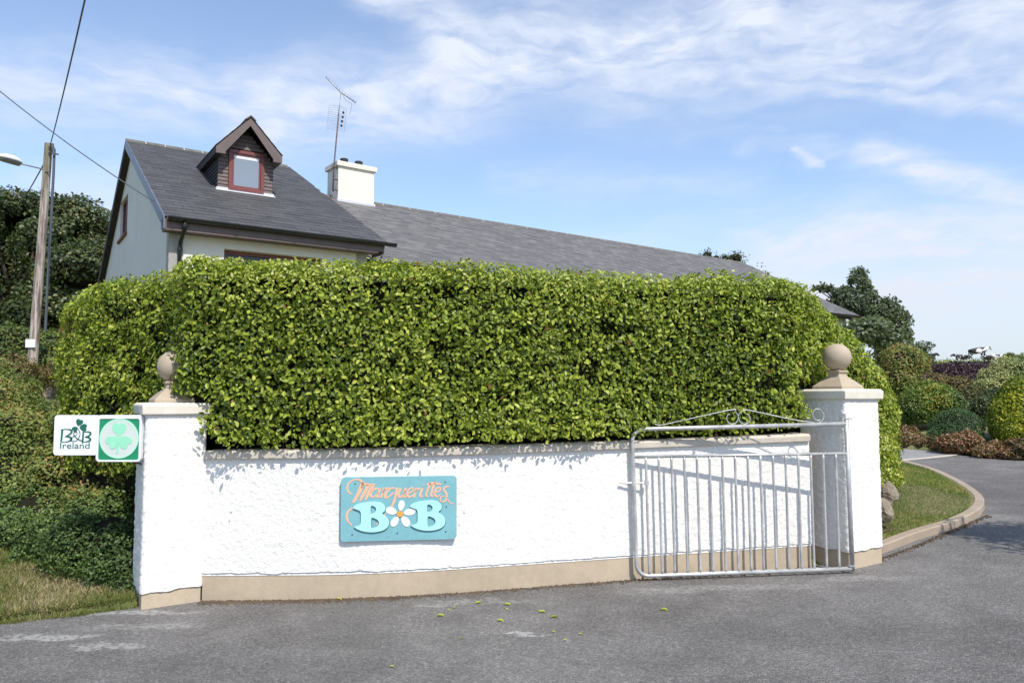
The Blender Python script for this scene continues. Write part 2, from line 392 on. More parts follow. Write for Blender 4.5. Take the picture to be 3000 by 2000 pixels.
LM = {
 'laurel': leafmat('laurel_leaf', [(0, (.065, .105, .014)), (.22, (.145, .20, .022)), (.5, (.27, .335, .034)), (.78, (.42, .475, .06)), (.93, (.57, .58, .12)), (.985, (.62, .60, .24)), (1, (.26, .12, .04))], .42, .34, .38),
 'euony': leafmat('small_dark_leaf', [(0, (0.043, 0.077, 0.020)), (.5, (0.091, 0.151, 0.037)), (.85, (0.158, 0.230, 0.053)), (1, (0.314, 0.261, 0.091))], .55, .2, .4),
 'bank': leafmat('olive_cotoneaster_leaf', [(0, (0.064, 0.098, 0.024)), (.5, (0.139, 0.185, 0.041)), (.85, (0.232, 0.278, 0.060)), (1, (0.347, 0.220, 0.081))], .55, .22, .35),
  'bigtree': leafmat('deep_green_tree_leaf', [(0, (.030, .048, .014)), (.5, (.066, .092, .026)), (.85, (.115, .145, .042)), (1, (.22, .19, .08))], .45, .25, .5),
 'ash': leafmat('blue_green_ash_leaf', [(0, (.060, .085, .042)), (.5, (.12, .155, .075)), (1, (.24, .27, .15))], .5, .35, .4),
 'greenbush': leafmat('yellow_green_shrub_leaf', [(0, (0.046, 0.078, 0.019)), (.5, (0.109, 0.171, 0.028)), (.85, (0.202, 0.279, 0.039)), (1, (0.341, 0.295, 0.046))], .5, .25),
 'dome': leafmat('fine_dark_green_needle', [(0, (0.028, 0.065, 0.022)), (.5, (0.053, 0.112, 0.034)), (1, (0.109, 0.178, 0.053))], .6, .15),
 'conifer': leafmat('golden_conifer_spray', [(0, (0.070, 0.116, 0.012)), (.4, (0.171, 0.232, 0.016)), (.8, (0.372, 0.388, 0.022)), (1, (0.558, 0.496, 0.031))], .6, .25),
 'purple': leafmat('dark_purple_leaf', [(0, (0.025, 0.012, 0.019)), (.6, (0.062, 0.028, 0.037)), (1, (0.116, 0.056, 0.062))], .5, .15),
 'rusty': leafmat('rusty_green_leaf', [(0, (0.062, 0.070, 0.019)), (.5, (0.132, 0.116, 0.031)), (1, (0.232, 0.147, 0.054))], .55, .2),
 'red': leafmat('reddish_ground_leaf', [(0, (.055, .075, .020)), (.3, (.13, .10, .035)), (.6, (.25, .115, .055)), (.85, (.36, .19, .11)), (1, (.17, .22, .06))], .55, .2),
 'cream': leafmat('cream_variegated_leaf', [(0, (0.098, 0.143, 0.039)), (.45, (0.214, 0.267, 0.081)), (.8, (0.482, 0.446, 0.178)), (1, (0.749, 0.677, 0.356))], .55, .2),
 'darkbush': leafmat('dark_shrub_leaf', [(0, (0.025, 0.040, 0.016)), (.6, (0.056, 0.081, 0.025)), (1, (0.109, 0.132, 0.039))], .55, .2),
 'drygrass': leafmat('dry_verge_blade', [(0, (.08, .115, .025)), (.4, (.15, .19, .045)), (.62, (.25, .24, .085)), (.85, (.38, .31, .17)), (1, (.46, .38, .24))], .6, .3, .2),
 'grass': leafmat('grass_blade', [(0, (0.095, 0.136, 0.030)), (.5, (0.178, 0.240, 0.046)), (.8, (0.273, 0.313, 0.084)), (1, (0.482, 0.377, 0.188))], .6, .3, .2),
}

# ------------------------------------------------------------------ leaf scattering
T_OVAL = (np.array([[0, 0, 0], [.32, -.27, .06], [.72, -.22, .05], [1, 0, -.06], [.72, .22, .05], [.32, .27, .06]]), np.array([[0, 1, 2, 3], [0, 3, 4, 5]]))
T_DIA = (np.array([[0, 0, 0], [.5, -.3, .06], [1, 0, -.03], [.5, .3, .06]]), np.array([[0, 1, 2], [0, 2, 3]]))
T_BLADE = (np.array([[0, -.04, 0], [0, .04, 0], [.6, .02, .02], [1, 0, -.12]]), np.array([[0, 1, 2], [0, 2, 3]]))
def norm(a): return a/(np.linalg.norm(a, axis=-1, keepdims=True)+1e-9)
def leaf_arrays(P, Nn, size, rs, tmpl=T_DIA, tilt=.7, up=.35, hang=None, upbias=None):
    n = len(P); nn = norm(Nn+rs.normal(0, tilt, (n, 3))*np.array([1, 1, .8])+np.array([0, 0, up]))
    t = rs.normal(0, 1, (n, 3)) + (np.array(upbias) if upbias is not None else 0)
    t = norm(t-nn*np.sum(t*nn, 1, keepdims=True)); b = np.cross(nn, t)
    s = np.asarray(size).reshape(-1, 1, 1)
    tv, tf = tmpl
    V = P[:, None, :]+s*(tv[None, :, 0:1]*t[:, None]+tv[None, :, 1:2]*b[:, None]+tv[None, :, 2:3]*nn[:, None])
    Fc = (tf[None]+(np.arange(n)*len(tv))[:, None, None]).reshape(-1, tf.shape[1])
    return V.reshape(-1, 3), Fc
def ell_points(clumps, n, rs, shell=.25, lower=-.6, rough=.18, freq=2.2):
    """points on the outer skin of overlapping ellipsoids"""
    C = np.array([c[:3] for c in clumps], float); Rr = np.array([c[3:6] for c in clumps], float)
    area = (Rr[:, 0]*Rr[:, 1]+Rr[:, 1]*Rr[:, 2]+Rr[:, 0]*Rr[:, 2]); idx = rs.choice(len(C), int(n*1.6), p=area/area.sum())
    d = norm(rs.normal(0, 1, (len(idx), 3))); k = d[:, 2] > lower; d = d[k]; idx = idx[k]
    rad = 1-shell*rs.rand(len(d))**1.6
    P0 = C[idx]+d*Rr[idx]
    rad = rad*(1+rough*2*(vnoise(P0*freq+7)-.5)+rough*(vnoise(P0*freq*3)-.5))
    P = C[idx]+d*Rr[idx]*rad[:, None]; Nn = norm(d/Rr[idx])
    keep = np.ones(len(P), bool)
    for j in range(len(C)):
        q = ((P-C[j])/(Rr[j]*.80)); keep &= ~((np.sum(q*q, 1) < 1) & (idx != j))
    P, Nn = P[keep], Nn[keep]; return P[:n], Nn[:n]
def core_mesh(clumps, k=.74):  # solid dark cores in place of the shade behind the leaves
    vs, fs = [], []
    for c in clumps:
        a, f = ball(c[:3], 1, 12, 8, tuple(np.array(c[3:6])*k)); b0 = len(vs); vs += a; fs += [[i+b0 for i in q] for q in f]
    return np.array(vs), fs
def foliage(name, parent, clumps, n, size, mat, seed, tmpl=T_DIA, shell=.25, lower=-.6, rough=.18, tilt=.7, up=.35, core=True, upbias=None, freq=2.2, pts=None):
    rs = np.random.RandomState(seed)
    P, Nn = ell_points(clumps, n, rs, shell, lower, rough, freq) if pts is None else pts
    V, Fc = leaf_arrays(P, Nn, size*rs.uniform(.65, 1.3, len(P)), rs, tmpl, tilt, up, upbias=upbias)
    big = vnoise(P*1.3+3); rnd = np.clip(rs.rand(len(P))*.75+(big-.5)*.9+.12, 0, 1)
    rv = np.repeat(rnd, len(tmpl[0]))
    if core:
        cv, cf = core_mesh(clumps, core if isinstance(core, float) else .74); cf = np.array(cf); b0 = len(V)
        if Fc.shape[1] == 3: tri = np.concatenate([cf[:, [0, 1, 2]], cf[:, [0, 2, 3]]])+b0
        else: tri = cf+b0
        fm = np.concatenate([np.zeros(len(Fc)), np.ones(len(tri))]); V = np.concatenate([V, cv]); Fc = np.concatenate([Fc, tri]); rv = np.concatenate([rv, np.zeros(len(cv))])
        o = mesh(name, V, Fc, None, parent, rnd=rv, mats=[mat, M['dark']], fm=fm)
    else:
        o = mesh(name, V, Fc, mat, parent, rnd=rv)
    return o
def grow_stems(parent, base, clumps, r0, mat, name='stem', seed=1, k=None):
    rs = random.Random(seed); mb = MB()
    for c in (clumps if k is None else clumps[:k]):
        b = np.array(base)+np.array([rs.uniform(-.1, .1), rs.uniform(-.1, .1), 0])*r0*6; t = np.array(c[:3], float)
        mid = (b+t)/2+np.array([rs.uniform(-.15, .15), rs.uniform(-.15, .15), .05])*np.linalg.norm(t-b)
        mb.tube([b, (b*.6+mid*.4), mid, (mid+t)/2+np.array([0, 0, .03]), t], [r0, r0*.85, r0*.6, r0*.4, r0*.18], 7)
    return mb.build(name, mat, parent, smooth=True)
def shrub(name, label, cat, clumps, n, size, lm, seed, group=None, part='foliage', **kw):
    cs = np.array([c[:3] for c in clumps]); zmin = min(c[2]-c[5] for c in clumps); loc = (float(cs[:, 0].mean()), float(cs[:, 1].mean()), float(zmin))
    e = empty(name, loc, label, cat, group)
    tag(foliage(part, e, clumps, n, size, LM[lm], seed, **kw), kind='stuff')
    grow_stems(e, loc, clumps, .02+.012*max(c[3] for c in clumps), M['twig'], 'stem', seed, k=6)
    return e
def blob_clumps(cx, cy, cz, rx, ry, rz, n, k, seed, zmin=None):
    """n sub-clumps spread over an ellipsoid"""
    rs = np.random.RandomState(seed); out = []
    for i in range(n):
        d = norm(rs.normal(0, 1, 3)); d[2] = abs(d[2])*1.0-.35
        r = k*rs.uniform(.75, 1.25); out.append((cx+d[0]*rx*.75, cy+d[1]*ry*.75, cz+d[2]*rz*.75, r*rx, r*ry, r*rz))
    return out

# ------------------------------------------------------------------ ground, road
ROAD = np.array([(-25, -14), (-25, -6.9), (-8, .35+2.0), (-3.64, 5.62), (-2.95, 5.98), (-2.7, 6.15), (-2.3, 6.3), (-.57, 6.4), (.86, 6.74), (2.6, 7.0), (3.0, 6.95), (3.4, 7.35),
                 (4.0, 7.86), (4.74, 8.42), (5.3, 8.95), (5.72, 9.5), (6.0, 10.1), (6.35, 11.2), (6.62, 12.3), (6.72, 13.8), (5.6, 15.6), (4.0, 18), (6.5, 18.3), (7.95, 16.2), (8.7, 14.9), (9.3, 14.0), (12, 13.3), (20, 13.3), (20, 7), (8.6, 5.4), (8.2, -14)])
def poly_sd(P, poly):
    """signed distance, negative inside"""
    P = np.asarray(P); d = np.full(len(P), 1e9); ins = np.zeros(len(P), bool); n = len(poly)
    for i in range(n):
        a, b = poly[i], poly[(i+1) % n]; e = b-a; w_ = P-a; t = np.clip((w_@e)/(e@e), 0, 1)
        d = np.minimum(d, np.hypot(*(w_-t[:, None]*e).T))
        c = ((a[1] > P[:, 1]) != (b[1] > P[:, 1])) & (P[:, 0] < (b[0]-a[0])*(P[:, 1]-a[1])/(b[1]-a[1]+1e-12)+a[0]); ins ^= c
    return np.where(ins, -d, d)
def terrain(x, y):
    x = np.atleast_1d(np.asarray(x, float)); y = np.atleast_1d(np.asarray(y, float))
    d = poly_sd(np.stack([x, y], 1), ROAD); z0 = zb(x, y)
    far = np.maximum(y-16, 0)*.0565
    crest = 5.60-.03*np.maximum(y-88, 0)
    lf = sstep((-2.7-x)/1.2)                                                       # 1 = open bank left of the pillar, 0 = raised garden behind the wall
    hl = z0+.05+(1.05*(1-lf)+.38*lf)*sstep((d-.15)/2.6)+(1.15*(1-lf)+.62*lf)*sstep((y-8.5)/8.0)*sstep(d/2)
    hr = z0+.07+.10*sstep(d/1.2)+.45*sstep((d-.5)/6)*sstep((y-13)/4)
    wl = np.maximum(y-9.5, 0)*.8; wgt = sstep((x-(3.35+np.maximum(y-7.2, 0)*.42)+.55+wl)/(.5+wl))
    wgt = np.where(x < 2.9, 0, wgt)
    z = hl*(1-wgt)+hr*wgt
    z = np.where(y > 16, z+far, z)
    z = np.where(y > 50, np.minimum(z, crest), z)
    z = z + (vnoise(np.stack([x*.8, y*.8, x*0], 1))-.5)*.08*sstep(d/1.5)
    return np.where(d < .02, z0-.06, z)
def grid(xs, ys, zf):
    X, Y = np.meshgrid(xs, ys); x, y = X.ravel(), Y.ravel(); V = np.stack([x, y, zf(x, y)], 1); nx, ny = len(xs), len(ys)
    i = np.arange((nx)*(ny)).reshape(ny, nx); Fq = np.stack([i[:-1, :-1], i[:-1, 1:], i[1:, 1:], i[1:, :-1]], -1).reshape(-1, 4)
    return V, Fq
xs = np.unique(np.concatenate([np.linspace(-400, -30, 14), np.linspace(-30, -8, 30), np.linspace(-8, 11, 128), np.linspace(11, 35, 34), np.linspace(35, 400, 14)]).round(4))
ys = np.unique(np.concatenate([np.linspace(-60, -14, 6), np.linspace(-14, 4, 26), np.linspace(4, 20, 110), np.linspace(20, 100, 60), np.linspace(100, 900, 16)]).round(4))
V, Fq = grid(xs, ys, terrain)
gnd = mesh('ground', V, Fq, M['ground'], smooth=True, origin=(0, 0, 0)); tag(gnd, kind='structure')
# the tarmac sheet: grid cells clipped to the polygon by triangulated fill
def sheet(name, poly, mat, dz, res=.5, kind='structure'):
    bm = bmesh.new(); vs = [bm.verts.new((p[0], p[1], 0)) for p in poly]; bm.faces.new(vs)
    x0, x1 = min(p[0] for p in poly), max(p[0] for p in poly); y0, y1 = min(p[1] for p in poly), max(p[1] for p in poly)
    for a in np.arange(x0+res, x1, res): bmesh.ops.bisect_plane(bm, geom=bm.verts[:]+bm.edges[:]+bm.faces[:], plane_co=(a, 0, 0), plane_no=(1, 0, 0))
    for a in np.arange(y0+res, y1, res): bmesh.ops.bisect_plane(bm, geom=bm.verts[:]+bm.edges[:]+bm.faces[:], plane_co=(0, a, 0), plane_no=(0, 1, 0))
    for v_ in bm.verts: v_.co.z = float(zb(v_.co.x, v_.co.y))+dz
    bmesh.ops.recalc_face_normals(bm, faces=bm.faces[:])
    if sum(f.normal.z for f in bm.faces) < 0: bmesh.ops.reverse_faces(bm, faces=bm.faces[:])
    me = bpy.data.meshes.new(name); bm.to_mesh(me); bm.free(); me.materials.append(mat)
    for p in me.polygons: p.use_smooth = True
    o = bpy.data.objects.new(name, me); COL.objects.link(o); ORG[o.name] = Vector((0, 0, 0)); return tag(o, kind=kind)
sheet('road', [tuple(p) for p in ROAD], M['tarmac'], 0.0, .9)
sheet('driveway', [(6.9, 13.95), (5.75, 15.65), (4.3, 18), (6.4, 18.2), (7.85, 16.1), (8.62, 14.85)], M['gravel'], .006, .6)

def sweep(path, prof, closed=False):
    """prof: list of (offset to the left normal, height)"""
    path = [np.array(p, float) for p in path]; rings = []
    for i, p in enumerate(path):
        t = path[min(i+1, len(path)-1)][:2]-path[max(i-1, 0)][:2]; t /= np.linalg.norm(t); n_ = np.array([-t[1], t[0]])
        rings.append([(p[0]+n_[0]*a, p[1]+n_[1]*a, p[2]+b_) for a, b_ in prof])
    return MB().rings(rings)
def smooth_path(pts, n=6):
    pts = [np.array(p, float) for p in pts]; out = []
    for i in range(len(pts)-1):
        p0, p1, p2, p3 = pts[max(i-1, 0)], pts[i], pts[i+1], pts[min(i+2, len(pts)-1)]
        for k in range(n):
            t = k/n; out.append(.5*((2*p1)+(-p0+p2)*t+(2*p0-5*p1+4*p2-p3)*t*t+(-p0+3*p1-3*p2+p3)*t**3))
    out.append(pts[-1]); return out
kp = smooth_path([(x, y) for x, y in [(3.36, 7.28), (4.0, 7.84), (4.74, 8.38), (5.28, 8.9), (5.68, 9.45), (5.98, 10.1), (6.33, 11.2), (6.6, 12.3), (6.7, 13.7)]], 6)
kp = [(p[0], p[1], float(zb(p[0], p[1]))) for p in kp]
sweep(kp, [(-.01, -.1), (-.01, .07), (0.0, .082), (.085, .082), (.10, .07), (.10, -.1)]).build('kerb', M['kerb'], origin=(0, 0, 0)); tag(bpy.data.objects['kerb'], kind='structure')
kp2 = smooth_path([(8.6, 15.05), (9.35, 14.1), (10.5, 13.6), (12.5, 13.38), (19, 13.38)], 5)
kp2 = [(p[0], p[1], float(zb(p[0], p[1]))) for p in kp2]
tag(sweep(kp2, [(-.015, -.1), (-.015, .07), (0, .085), (.10, .085), (.12, .075), (.12, -.1)]).build('kerb', M['kerb'], origin=(0, 0, 0)), kind='structure')
tag(sweep([(6.75, 13.85, float(zb(6.75, 13.85))), (7.6, 14.3, float(zb(7.6, 14.3))), (8.65, 14.95, float(zb(8.65, 14.95)))], [(-.04, -.05), (-.04, .012), (.04, .012), (.04, -.05)]).build('drive_edging', M['coping'], origin=(0, 0, 0)), kind='structure')

# ------------------------------------------------------------------ grass blades
def grass_patch(name, label, poly, n, h, seed, noise_cut=None):
    rs = np.random.RandomState(seed); poly = np.array(poly); lo, hi = poly.min(0), poly.max(0); P = lo+rs.rand(n*4, 2)*(hi-lo)
    P = P[poly_sd(P, poly) < 0]; P = P[poly_sd(P, ROAD) > (-.02-.05*vnoise(np.stack([P[:, 0]*5, P[:, 1]*5, P[:, 0]*0], 1)))*(name == 'verge_grass')+.02*(name != 'verge_grass')][:n]
    nz = vnoise(np.stack([P[:, 0]*1.7, P[:, 1]*1.7, P[:, 0]*0+2], 1))
    z = np.maximum(terrain(P[:, 0], P[:, 1]), zb(P[:, 0], P[:, 1])); Q = np.stack([P[:, 0], P[:, 1], z-.005], 1)
    V, Fc = leaf_arrays(Q, np.tile([0, -.2, .1], (len(Q), 1)), h*rs.uniform(.5, 1.4, len(Q))*(.6+.8*nz), rs, T_BLADE, .9, 0, upbias=(0, 0, 2.2))
    rnd = np.clip(rs.rand(len(Q))*.6+(nz-.45)*1.1+.15, 0, 1)
    return tag(mesh(name, V, Fc, LM['drygrass' if name == 'verge_grass' else 'grass'], None, rnd=np.repeat(rnd, 4), origin=(0, 0, 0)), label, 'grass', kind='stuff')
grass_patch('lawn_grass', 'short green grass on the kerbed wedge of lawn by the driveway', [(3.4, 7.45), (4.0, 7.95), (4.74, 8.5), (5.2, 8.95), (5.6, 9.55), (5.85, 10.1), (6.2, 11.2), (6.5, 12.3), (6.6, 13.9), (5.0, 14), (4.2, 9.0), (3.4, 7.8)], 60000, .035, 5)
grass_patch('verge_grass', 'patchy green and straw-coloured verge grass left of the gate pillar', [(-2.72, 5.92), (-3.64, 5.45), (-5.6, 4.0), (-5.6, 8), (-2.9, 6.6), (-2.8, 6.0)], 90000, .045, 6)
grass_patch('hill_grass', 'thin line of field grass along the hill crest by the cows', [(20, 80), (70, 80), (70, 95), (20, 95)], 6000, .5, 8)

# ------------------------------------------------------------------ garden wall
WP = smooth_path([(-2.80, 6.215, .012), (-2.43, 6.198, .012), (-1.9, 6.192, .016), (-1.34, 6.205, .020), (-.575, 6.295, .033), (.857, 6.60, .062), (2.62, 6.90, .112)], 14)[14:]
WH = 1.16; CT = .066; PH = .205
def wall_frame(p, q):
    t = (q-p)[:2]; t = t/np.linalg.norm(t); return t, np.array([-t[1], t[0]])
wbase = (0.1, 6.5, .03)
wall = empty('garden_wall', wbase, 'low white roughcast boundary wall with beige plinth and coping between the two pillars', 'wall')
def grid_strip(path, zlo, zhi, off, amp, cell=.011, seed=0):
    """displaced roughcast face following a plan path; zlo/zhi give heights above the path's own z"""
    path = [np.array(p) for p in path]; L = [0]
    for a, b_ in zip(path[:-1], path[1:]): L.append(L[-1]+np.linalg.norm((b_-a)[:2]))
    L = np.array(L); P = np.array(path); nx = max(2, int(L[-1]/cell)); s = np.linspace(0, L[-1], nx)
    X = np.interp(s, L, P[:, 0]); Y = np.interp(s, L, P[:, 1]); Z = np.interp(s, L, P[:, 2])
    tx, ty = np.gradient(X), np.gradient(Y); l_ = np.hypot(tx, ty); nx_, ny_ = ty/l_, -tx/l_                # towards the road
    nz = max(2, int((zhi-zlo)/cell)); V = np.zeros((nz, nx, 3)); h_ = np.linspace(zlo, zhi, nz)
    for k in range(nz):
        q = np.stack([X, Y, Z+h_[k]], 1); d = off+amp*((vnoise(q+seed, 55)-.5)*1.1+(vnoise(q+seed, 110)-.5)*.9+(vnoise(q, 6)-.5)*.5)
        V[k] = q+np.stack([nx_*d, ny_*d, 0*d], 1)
        if k == 0: V[k, :, 2] += (vnoise(q, 14)-.5)*.018
    i = np.arange(nz*nx).reshape(nz, nx); Fq = np.stack([i[:-1, :-1], i[:-1, 1:], i[1:, 1:], i[1:, :-1]], -1).reshape(-1, 4)
    return V.reshape(-1, 3), Fq
wpp = [np.array(p) for p in WP]
V, Fq = grid_strip(wpp, PH, WH-CT, .012, .006)
front = mesh('roughcast_face', V, Fq, M['roughcast'], wall, smooth=True)
rs_ = sweep(wpp, [(0, -.1), (0, WH-CT-.002), (.2, WH-CT-.002), (.2, -.1)]); rs_.build('wall_body', M['plinth'], wall)
sweep(wpp, [(.01, PH-.02), (-.004, PH-.02), (-.002, PH+.006), (.01, PH+.006)]).build('bell_cast', M['roughcast'], wall)
cpp = wpp[:]
sweep(cpp, [(-.042, WH-CT), (-.045, WH-CT+.05), (-.02, WH), (.22, WH), (.245, WH-CT+.05), (.245, WH-CT)]).build('coping', M['coping'], wall, bevel=.006)

for fx, fy in ((532, 1176), (1066, 1177)):
    q = onpl(fx, fy, (-1.2, 6.2, 0), np.array([-.06, 1, 0])); q[1] -= .012
    vs, fs = ball(q, .006, 8, 6); mesh('fixing', vs, fs, M['screw'], wall)
# ------------------------------------------------------------------ pillars
def pillar(corner, phi, wd, zbase, H, label, zg=0):
    t = np.array([cos(phi), sin(phi)]); n_ = np.array([-sin(phi), cos(phi)])
    ctr = corner+(t+n_)*wd/2
    e = empty('gate_pillar', (float(ctr[0]), float(ctr[1]), zbase), label, 'pillar', 'white roughcast gate pillars with ball finials')
    def sq(hw, z): return [(ctr[0]+t[0]*a*hw+n_[0]*b_*hw, ctr[1]+t[1]*a*hw+n_[1]*b_*hw, z) for a, b_ in ((-1, -1), (1, -1), (1, 1), (-1, 1))]
    ph = .12+zg
    MB().rings([sq(wd/2-.012, zbase-.12), sq(wd/2-.012, zbase+ph+.01)]).build('plinth', M['plinth'], e, bevel=.006)
    # four displaced faces
    cs = [corner, corner+t*wd, corner+(t+n_)*wd, corner+n_*wd]; r_ = .02
    pth = []
    for i in range(4):
        a, b_ = cs[i], cs[(i+1) % 4]; d = (b_-a)/np.linalg.norm(b_-a)
        for s_0 in np.linspace(r_, wd-r_, 8): pth.append(a+d*s_0)
        nd = (cs[(i+2) % 4]-b_)/wd; pth.append(b_-d*r_*.3+nd*r_*.3)
    pth.append(pth[0]); pth = [np.array([p[0], p[1], zbase]) for p in pth]
    V, Fq = grid_strip(pth, ph, H-zbase, .0, .007, .011, seed=5)
    mesh('shaft', V, Fq, M['roughcast'], e, smooth=True)
    hw = wd/2+.027
    cap = MB().rings([sq(hw, H), sq(hw+.004, H+.075), sq(hw-.02, H+.09)]); cap.build('cap', M['cap'], e, bevel=.008)
    f_ = MB().rings([sq(.155, H+.088), sq(.155, H+.115), sq(.145, H+.125), sq(.125, H+.145), sq(.095, H+.175), sq(.065, H+.20), sq(.055, H+.225), sq(.055, H+.235), sq(.068, H+.243), sq(.068, H+.258), sq(.05, H+.263)])
    fo = f_.build('finial', M['finial'], e, bevel=.003)
    vs, fs = ball((ctr[0], ctr[1], H+.262+.118), .125, 40, 24); mesh('ball', vs, fs, M['finial'], fo, smooth=True)
    return e, t, n_, ctr
LPc = np.array([-2.795, 5.94]); PHI = R(33)
lp, lt, ln_, lctr = pillar(LPc, PHI, .448, 0.0, 1.46, 'white gate pillar at the left end of the wall, its ball half buried in hedge', zg=.0)
RPc = np.array([2.886, 6.742]); PHR = R(31)
rp, rt, rn_, rctr = pillar(RPc, PHR, .485, .12, 1.575, 'white gate pillar on the right behind the gate post, its tan ball fully visible', zg=.03)

# ------------------------------------------------------------------ hedge
HN = [  # x, y, top, rounding, bottom
 (-4.35, 12.0, 2.68, .30, .9), (-4.80, 10.0, 2.68, .32, .9), (-4.78, 8.5, 2.68, .35, .9), (-4.42, 7.60, 2.70, .32, .9), (-3.75, 7.0, 2.69, .25, .9), (-3.10, 6.66, 2.70, .22, .95),
 (-2.86, 6.45, 2.70, .2, 1.1), (-2.64, 6.065, 2.705, .18, 1.56), (-2.36, 6.02, 2.70, .16, 1.28), (-2.1, 6.01, 2.69, .15, 1.22), (-1.34, 6.07, 2.685, .15, 1.22), (-.575, 6.16, 2.68, .15, 1.235), (.3, 6.33, 2.665, .15, 1.25), (.857, 6.465, 2.665, .15, 1.26), (1.7, 6.63, 2.66, .15, 1.28), (2.45, 6.79, 2.66, .18, 1.32),
 (2.72, 7.0, 2.68, .2, 1.4), (2.98, 7.35, 2.64, .3, 1.0), (3.38, 7.78, 2.50, .42, .72), (3.82, 8.12, 2.24, .5, .66), (4.22, 8.55, 2.0, .5, .62), (4.52, 9.2, 1.82, .5, .62), (4.5, 10.4, 1.8, .5, .7)]
hp = np.array(smooth_path([np.array(n_) for n_ in HN], 10))
tg = np.gradient(hp[:, :2], axis=0); tg /= np.linalg.norm(tg, axis=1)[:, None]; HNn = np.stack([tg[:, 1], -tg[:, 0]], 1)     # outward = towards the road
seg = np.concatenate([[0], np.cumsum(np.hypot(*np.diff(hp[:, :2], axis=0).T))]); HL = seg[-1]
def hedge_surf(s, v_, inset=0.0):
    """s along the plan, v_ in metres up the face, over the round shoulder and inwards"""
    A = np.stack([np.interp(s, seg, hp[:, i]) for i in range(5)], 1); nx = np.interp(s, seg, HNn[:, 0]); ny = np.interp(s, seg, HNn[:, 1]); l_ = np.hypot(nx, ny); nx /= l_; ny /= l_
    zt, r, z0 = A[:, 2], A[:, 3], A[:, 4]; hgt = zt-r-z0; arc = r*pi/2
    th = np.clip((v_-hgt)/r, 0, pi/2); inn = np.maximum(v_-hgt-arc, 0)
    off = -r*(1-np.cos(th))-inn; z = z0+np.minimum(v_, hgt)+r*np.sin(th)
    nrm = np.stack([nx*np.cos(th), ny*np.cos(th), np.sin(th)], 1)
    P = np.stack([A[:, 0]+nx*off, A[:, 1]+ny*off, z], 1)
    return P-nrm*inset, nrm, hgt+arc
hedge = empty('hedge', (0, 7.0, 1.1), 'tall clipped laurel hedge with glossy yellow-green leaves rising behind the white wall', 'hedge')
rs = np.random.RandomState(21)
def hedge_pts(n, s0=0, s1=None):
    s = s0+rs.rand(n)*((s1 or HL)-s0); v_ = rs.rand(n)*3.0
    P, Nn, lim = hedge_surf(s, v_); k = v_ < lim+.75; P, Nn, v_ = P[k], Nn[k], v_[k]
    depth = rs.rand(len(P))**1.3
    lump = (vnoise(P*1.6+9)-.5)*.10+(vnoise(P*5+2)-.5)*.09
    # ragged bottom fringe
    P = P+Nn*(lump-.13*depth+.022*rs.normal(0, .5, len(P)))[:, None]
    return P, Nn, depth
P, Nn, dep = hedge_pts(215000)
dens = vnoise(P*6.5+4); keep = ~((dens < .28) & (dep < .55)); P, Nn, dep = P[keep], Nn[keep], dep[keep]
# nothing inside the pillars' caps
for ctr_ in (lctr, rctr):
    k = (np.hypot(P[:, 0]-ctr_[0], P[:, 1]-ctr_[1]) < .37) & (P[:, 2] < (1.60 if ctr_ is lctr else 1.72)); P, Nn, dep = P[~k], Nn[~k], dep[~k]
k = (np.linalg.norm(P-np.array([lctr[0], lctr[1], 1.84]), axis=1) < .128) | (np.linalg.norm(P-np.array([rctr[0], rctr[1], 1.96]), axis=1) < .19)
P, Nn, dep = P[~k], Nn[~k], dep[~k]
sz = .042*rs.uniform(.6, 1.25, len(P))*np.where(P[:, 2] > 2.4, .85, 1.0)
V, Fc = leaf_arrays(P, Nn, sz, rs, T_OVAL, .62, .28, upbias=(0, 0, .5))
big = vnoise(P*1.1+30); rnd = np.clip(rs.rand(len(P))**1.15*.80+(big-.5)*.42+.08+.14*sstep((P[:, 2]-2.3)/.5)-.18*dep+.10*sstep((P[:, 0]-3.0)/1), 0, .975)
bp = vnoise(P*2.1+50)*vnoise(P*5+8); rnd = np.where(rs.rand(len(P)) < .004+.35*(bp > .52), 1.0, rnd)
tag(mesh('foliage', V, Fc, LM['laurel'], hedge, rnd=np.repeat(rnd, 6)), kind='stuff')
# inset dark sheet standing in for the shade inside the hedge
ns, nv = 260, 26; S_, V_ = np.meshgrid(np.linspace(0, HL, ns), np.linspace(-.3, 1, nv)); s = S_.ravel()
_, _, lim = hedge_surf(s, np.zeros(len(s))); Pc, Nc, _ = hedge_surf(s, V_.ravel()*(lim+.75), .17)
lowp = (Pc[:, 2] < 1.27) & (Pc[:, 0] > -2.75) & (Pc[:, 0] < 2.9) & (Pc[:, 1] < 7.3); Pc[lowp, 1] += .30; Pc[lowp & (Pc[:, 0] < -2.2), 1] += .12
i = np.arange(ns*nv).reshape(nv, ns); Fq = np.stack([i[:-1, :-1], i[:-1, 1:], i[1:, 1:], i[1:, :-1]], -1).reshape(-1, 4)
mesh('shade_core', Pc, Fq, M['dark'], hedge, smooth=True)
# brown twigs showing through
mb = MB(); P2, N2, _ = hedge_pts(2600); P2 = P2[:900]; N2 = N2[:900]
for p, q in zip(P2, N2):
    d = norm(q+RS.normal(0, .5, 3)+np.array([0, 0, .6])); a = p-d*.14; mb.tube([a, p+d*.02], [.004, .002], 3, cap=False)
mb.build('twig', M['twig'], hedge)
